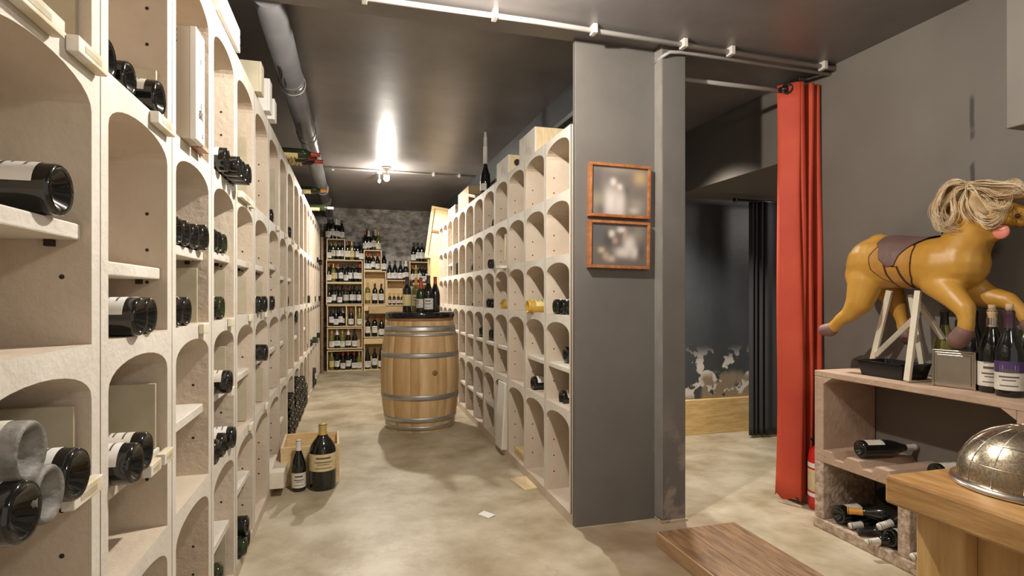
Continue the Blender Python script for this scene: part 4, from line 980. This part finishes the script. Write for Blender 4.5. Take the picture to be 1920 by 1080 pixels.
# blonde wig
wig = remesh(caps_mesh([[(1812, 372, 26, HX), (1800, 360, 20, HX), (1783, 378, 20, HX), (1775, 405, 17, HX), (1785, 420, 12, HX)],
     [(1812, 372, 26, HX), (1845, 368, 24, HX), (1885, 362, 17, HX), (1925, 360, 14, HX)], [(1835, 385, 24, HX - .02), (1850, 400, 16, HX - .03)]], 1.25), 'blonde_wig', M_hair2, .006, 5)
tag(wig, 'wavy blonde wig worn by the mustard yellow toy horse', 'wig')
rnd = random.Random(3)
TPL = [[(1810,346),(1785,343),(1764,370),(1757,400),(1765,425),(1790,430)], [(1812,348),(1795,352),(1776,380),(1772,408),(1790,428)], [(1808,350),(1790,365),(1790,395),(1782,415),(1768,418)],
       [(1812,350),(1820,385),(1842,410),(1862,402),(1868,378)], [(1812,348),(1850,362),(1882,360),(1915,348)], [(1814,350),(1824,395),(1850,422),(1874,408),(1884,378)],
       [(1814,346),(1860,344),(1905,346),(1932,366),(1940,396)], [(1812,350),(1838,360),(1856,385),(1880,390),(1895,372)], [(1800,344),(1775,352),(1755,378),(1752,402),(1762,412)], [(1812,350),(1800,375),(1806,400),(1822,412)]]
m = MB()
for i in range(64):
    tp = TPL[i % len(TPL)]; side = rnd.uniform(-1, 1) if rnd.random() < .3 else rnd.uniform(-1, -.2); ph0 = rnd.uniform(0, 6.28); am0 = rnd.uniform(2, 6); fq = rnd.uniform(1.6, 3.0)
    off = [(rnd.gauss(0, 5), rnd.gauss(0, 5)) for _ in tp]; lx = rnd.gauss(0, .006)
    for jj in range(15):
        ph = ph0 + rnd.gauss(0, .22); am = am0*rnd.uniform(.75, 1.2); sx, sy, sX = rnd.gauss(0, 2.6), rnd.gauss(0, 2.6), rnd.gauss(0, .005)
        cp = []
        for k, (u, v) in enumerate(tp):
            w = k/(len(tp) - 1); X = HX + sX + lx + side*(.03 + .088*math.sin(min(1, w + .25)*PI*.6)); g = .35 + w*.9 - .5*max(0, w - .7)
            cp.append(Vector((X, u + off[k][0]*w + sx*g, v + off[k][1]*w + sy*g)))
        pts = []
        for a in range(len(cp) - 1):
            pa, p0, p1, pb = cp[max(a-1, 0)], cp[a], cp[a+1], cp[min(a+2, len(cp)-1)]
            for k in range(5):
                s = k/5; q = .5*((2*p0) + (p1 - pa)*s + (2*pa - 5*p0 + 4*p1 - pb)*s*s + (3*p0 - pa - 3*p1 + pb)*s**3)
                pts.append(P(q.y + am*math.sin(ph + (a + s)*fq), q.z + am*math.cos(ph + (a + s)*fq), q.x))
        r = rnd.uniform(.0007, .0016); m.tube(pts, [r*(1 - .7*j/len(pts)) for j in range(len(pts))], 4, rnd.choice((0, 0, 0, 1)), cap=False)
o = m.build('hair_strands', [M_hair, M_hair2], wig); o['kind'] = 'stuff'

# ------------------------------------------------------------------ oak counter and mesh dome
t = thing('oak_counter', 'heavy oak counter corner in the lower right foreground', 'table', (1.0, 0, 0))
MB().box(.0, .75, -.2, .863, .745, .80).build('tabletop', M_oak, t, bev=.006)
MB().box(.045, .14, .745, .835, 0, .745).build('leg', M_oakv, t, bev=.004); MB().box(.60, .70, .745, .835, 0, .745).build('leg', M_oakv, t, bev=.004)
MB().box(.075, .10, -.1, .745, .10, .745).build('side_panel', M_oakv, t, bev=.002); MB().box(.14, .60, .78, .80, .62, .745).build('apron', M_oak, t)
M_mesh = mat('wire_mesh_steel', (.55, .48, .36), .28, metal=1)
def gridalpha(m):
    nt = m.node_tree; b = nt.nodes['Principled BSDF']; s, vec = xyz(nt)
    n = sstep(nt, noise(nt, vec, 260, 2), .44, .54); b.inputs['Alpha'].default_value = 1
    nt.links.new(mth(nt, 'ADD', mth(nt, 'MULTIPLY', n, .42), .55), b.inputs['Alpha'])
gridalpha(M_mesh)
t = thing('mesh_food_dome', 'round silver mesh dome cover standing on the oak counter', 'dome', (1.19, .72, .80))
pr = [(.118*math.cos(a) ** .85 if a < PI/2 - .01 else 0, .012 + .100*math.sin(a)) for a in [PI/2*k/18 for k in range(19)]]
MB().lathe(pr, 48).build('mesh_shell', M_mesh, t)
MB().lathe([(.116, .0), (.127, .0), (.130, .004), (.127, .009), (.119, .014), (.116, .012), (.116, 0)], 48).build('rim', M_chrome, t)
for k in range(16):
    a = 2*PI*k/16; MB().tube([(1.004*r*math.cos(a), 1.004*r*math.sin(a), z) for r, z in pr[:-1]][::2], .0010, 5).build('rib', M_chrome, t)
for z, r in ((.04, 4), (.075, 9)):
    rr2, zz = pr[r]; MB().tube([(1.004*rr2*math.cos(2*PI*k/40), 1.004*rr2*math.sin(2*PI*k/40), zz) for k in range(41)], .0012, 5, cap=False).build('ring', M_chrome, t)
MB().lathe([(0, .128), (.008, .128), (.010, .120), (.005, .112), (0, .112)], 14).build('knob', M_chrome, t)

t = thing('white_block', 'thick white slab jutting from left rack floor row beside the pine crate', 'block', (LX, 3.435, .052))
MB().box(-.28, .075, 0, .40, 0, .095).build('slab', M_whitew, t, bev=.004)
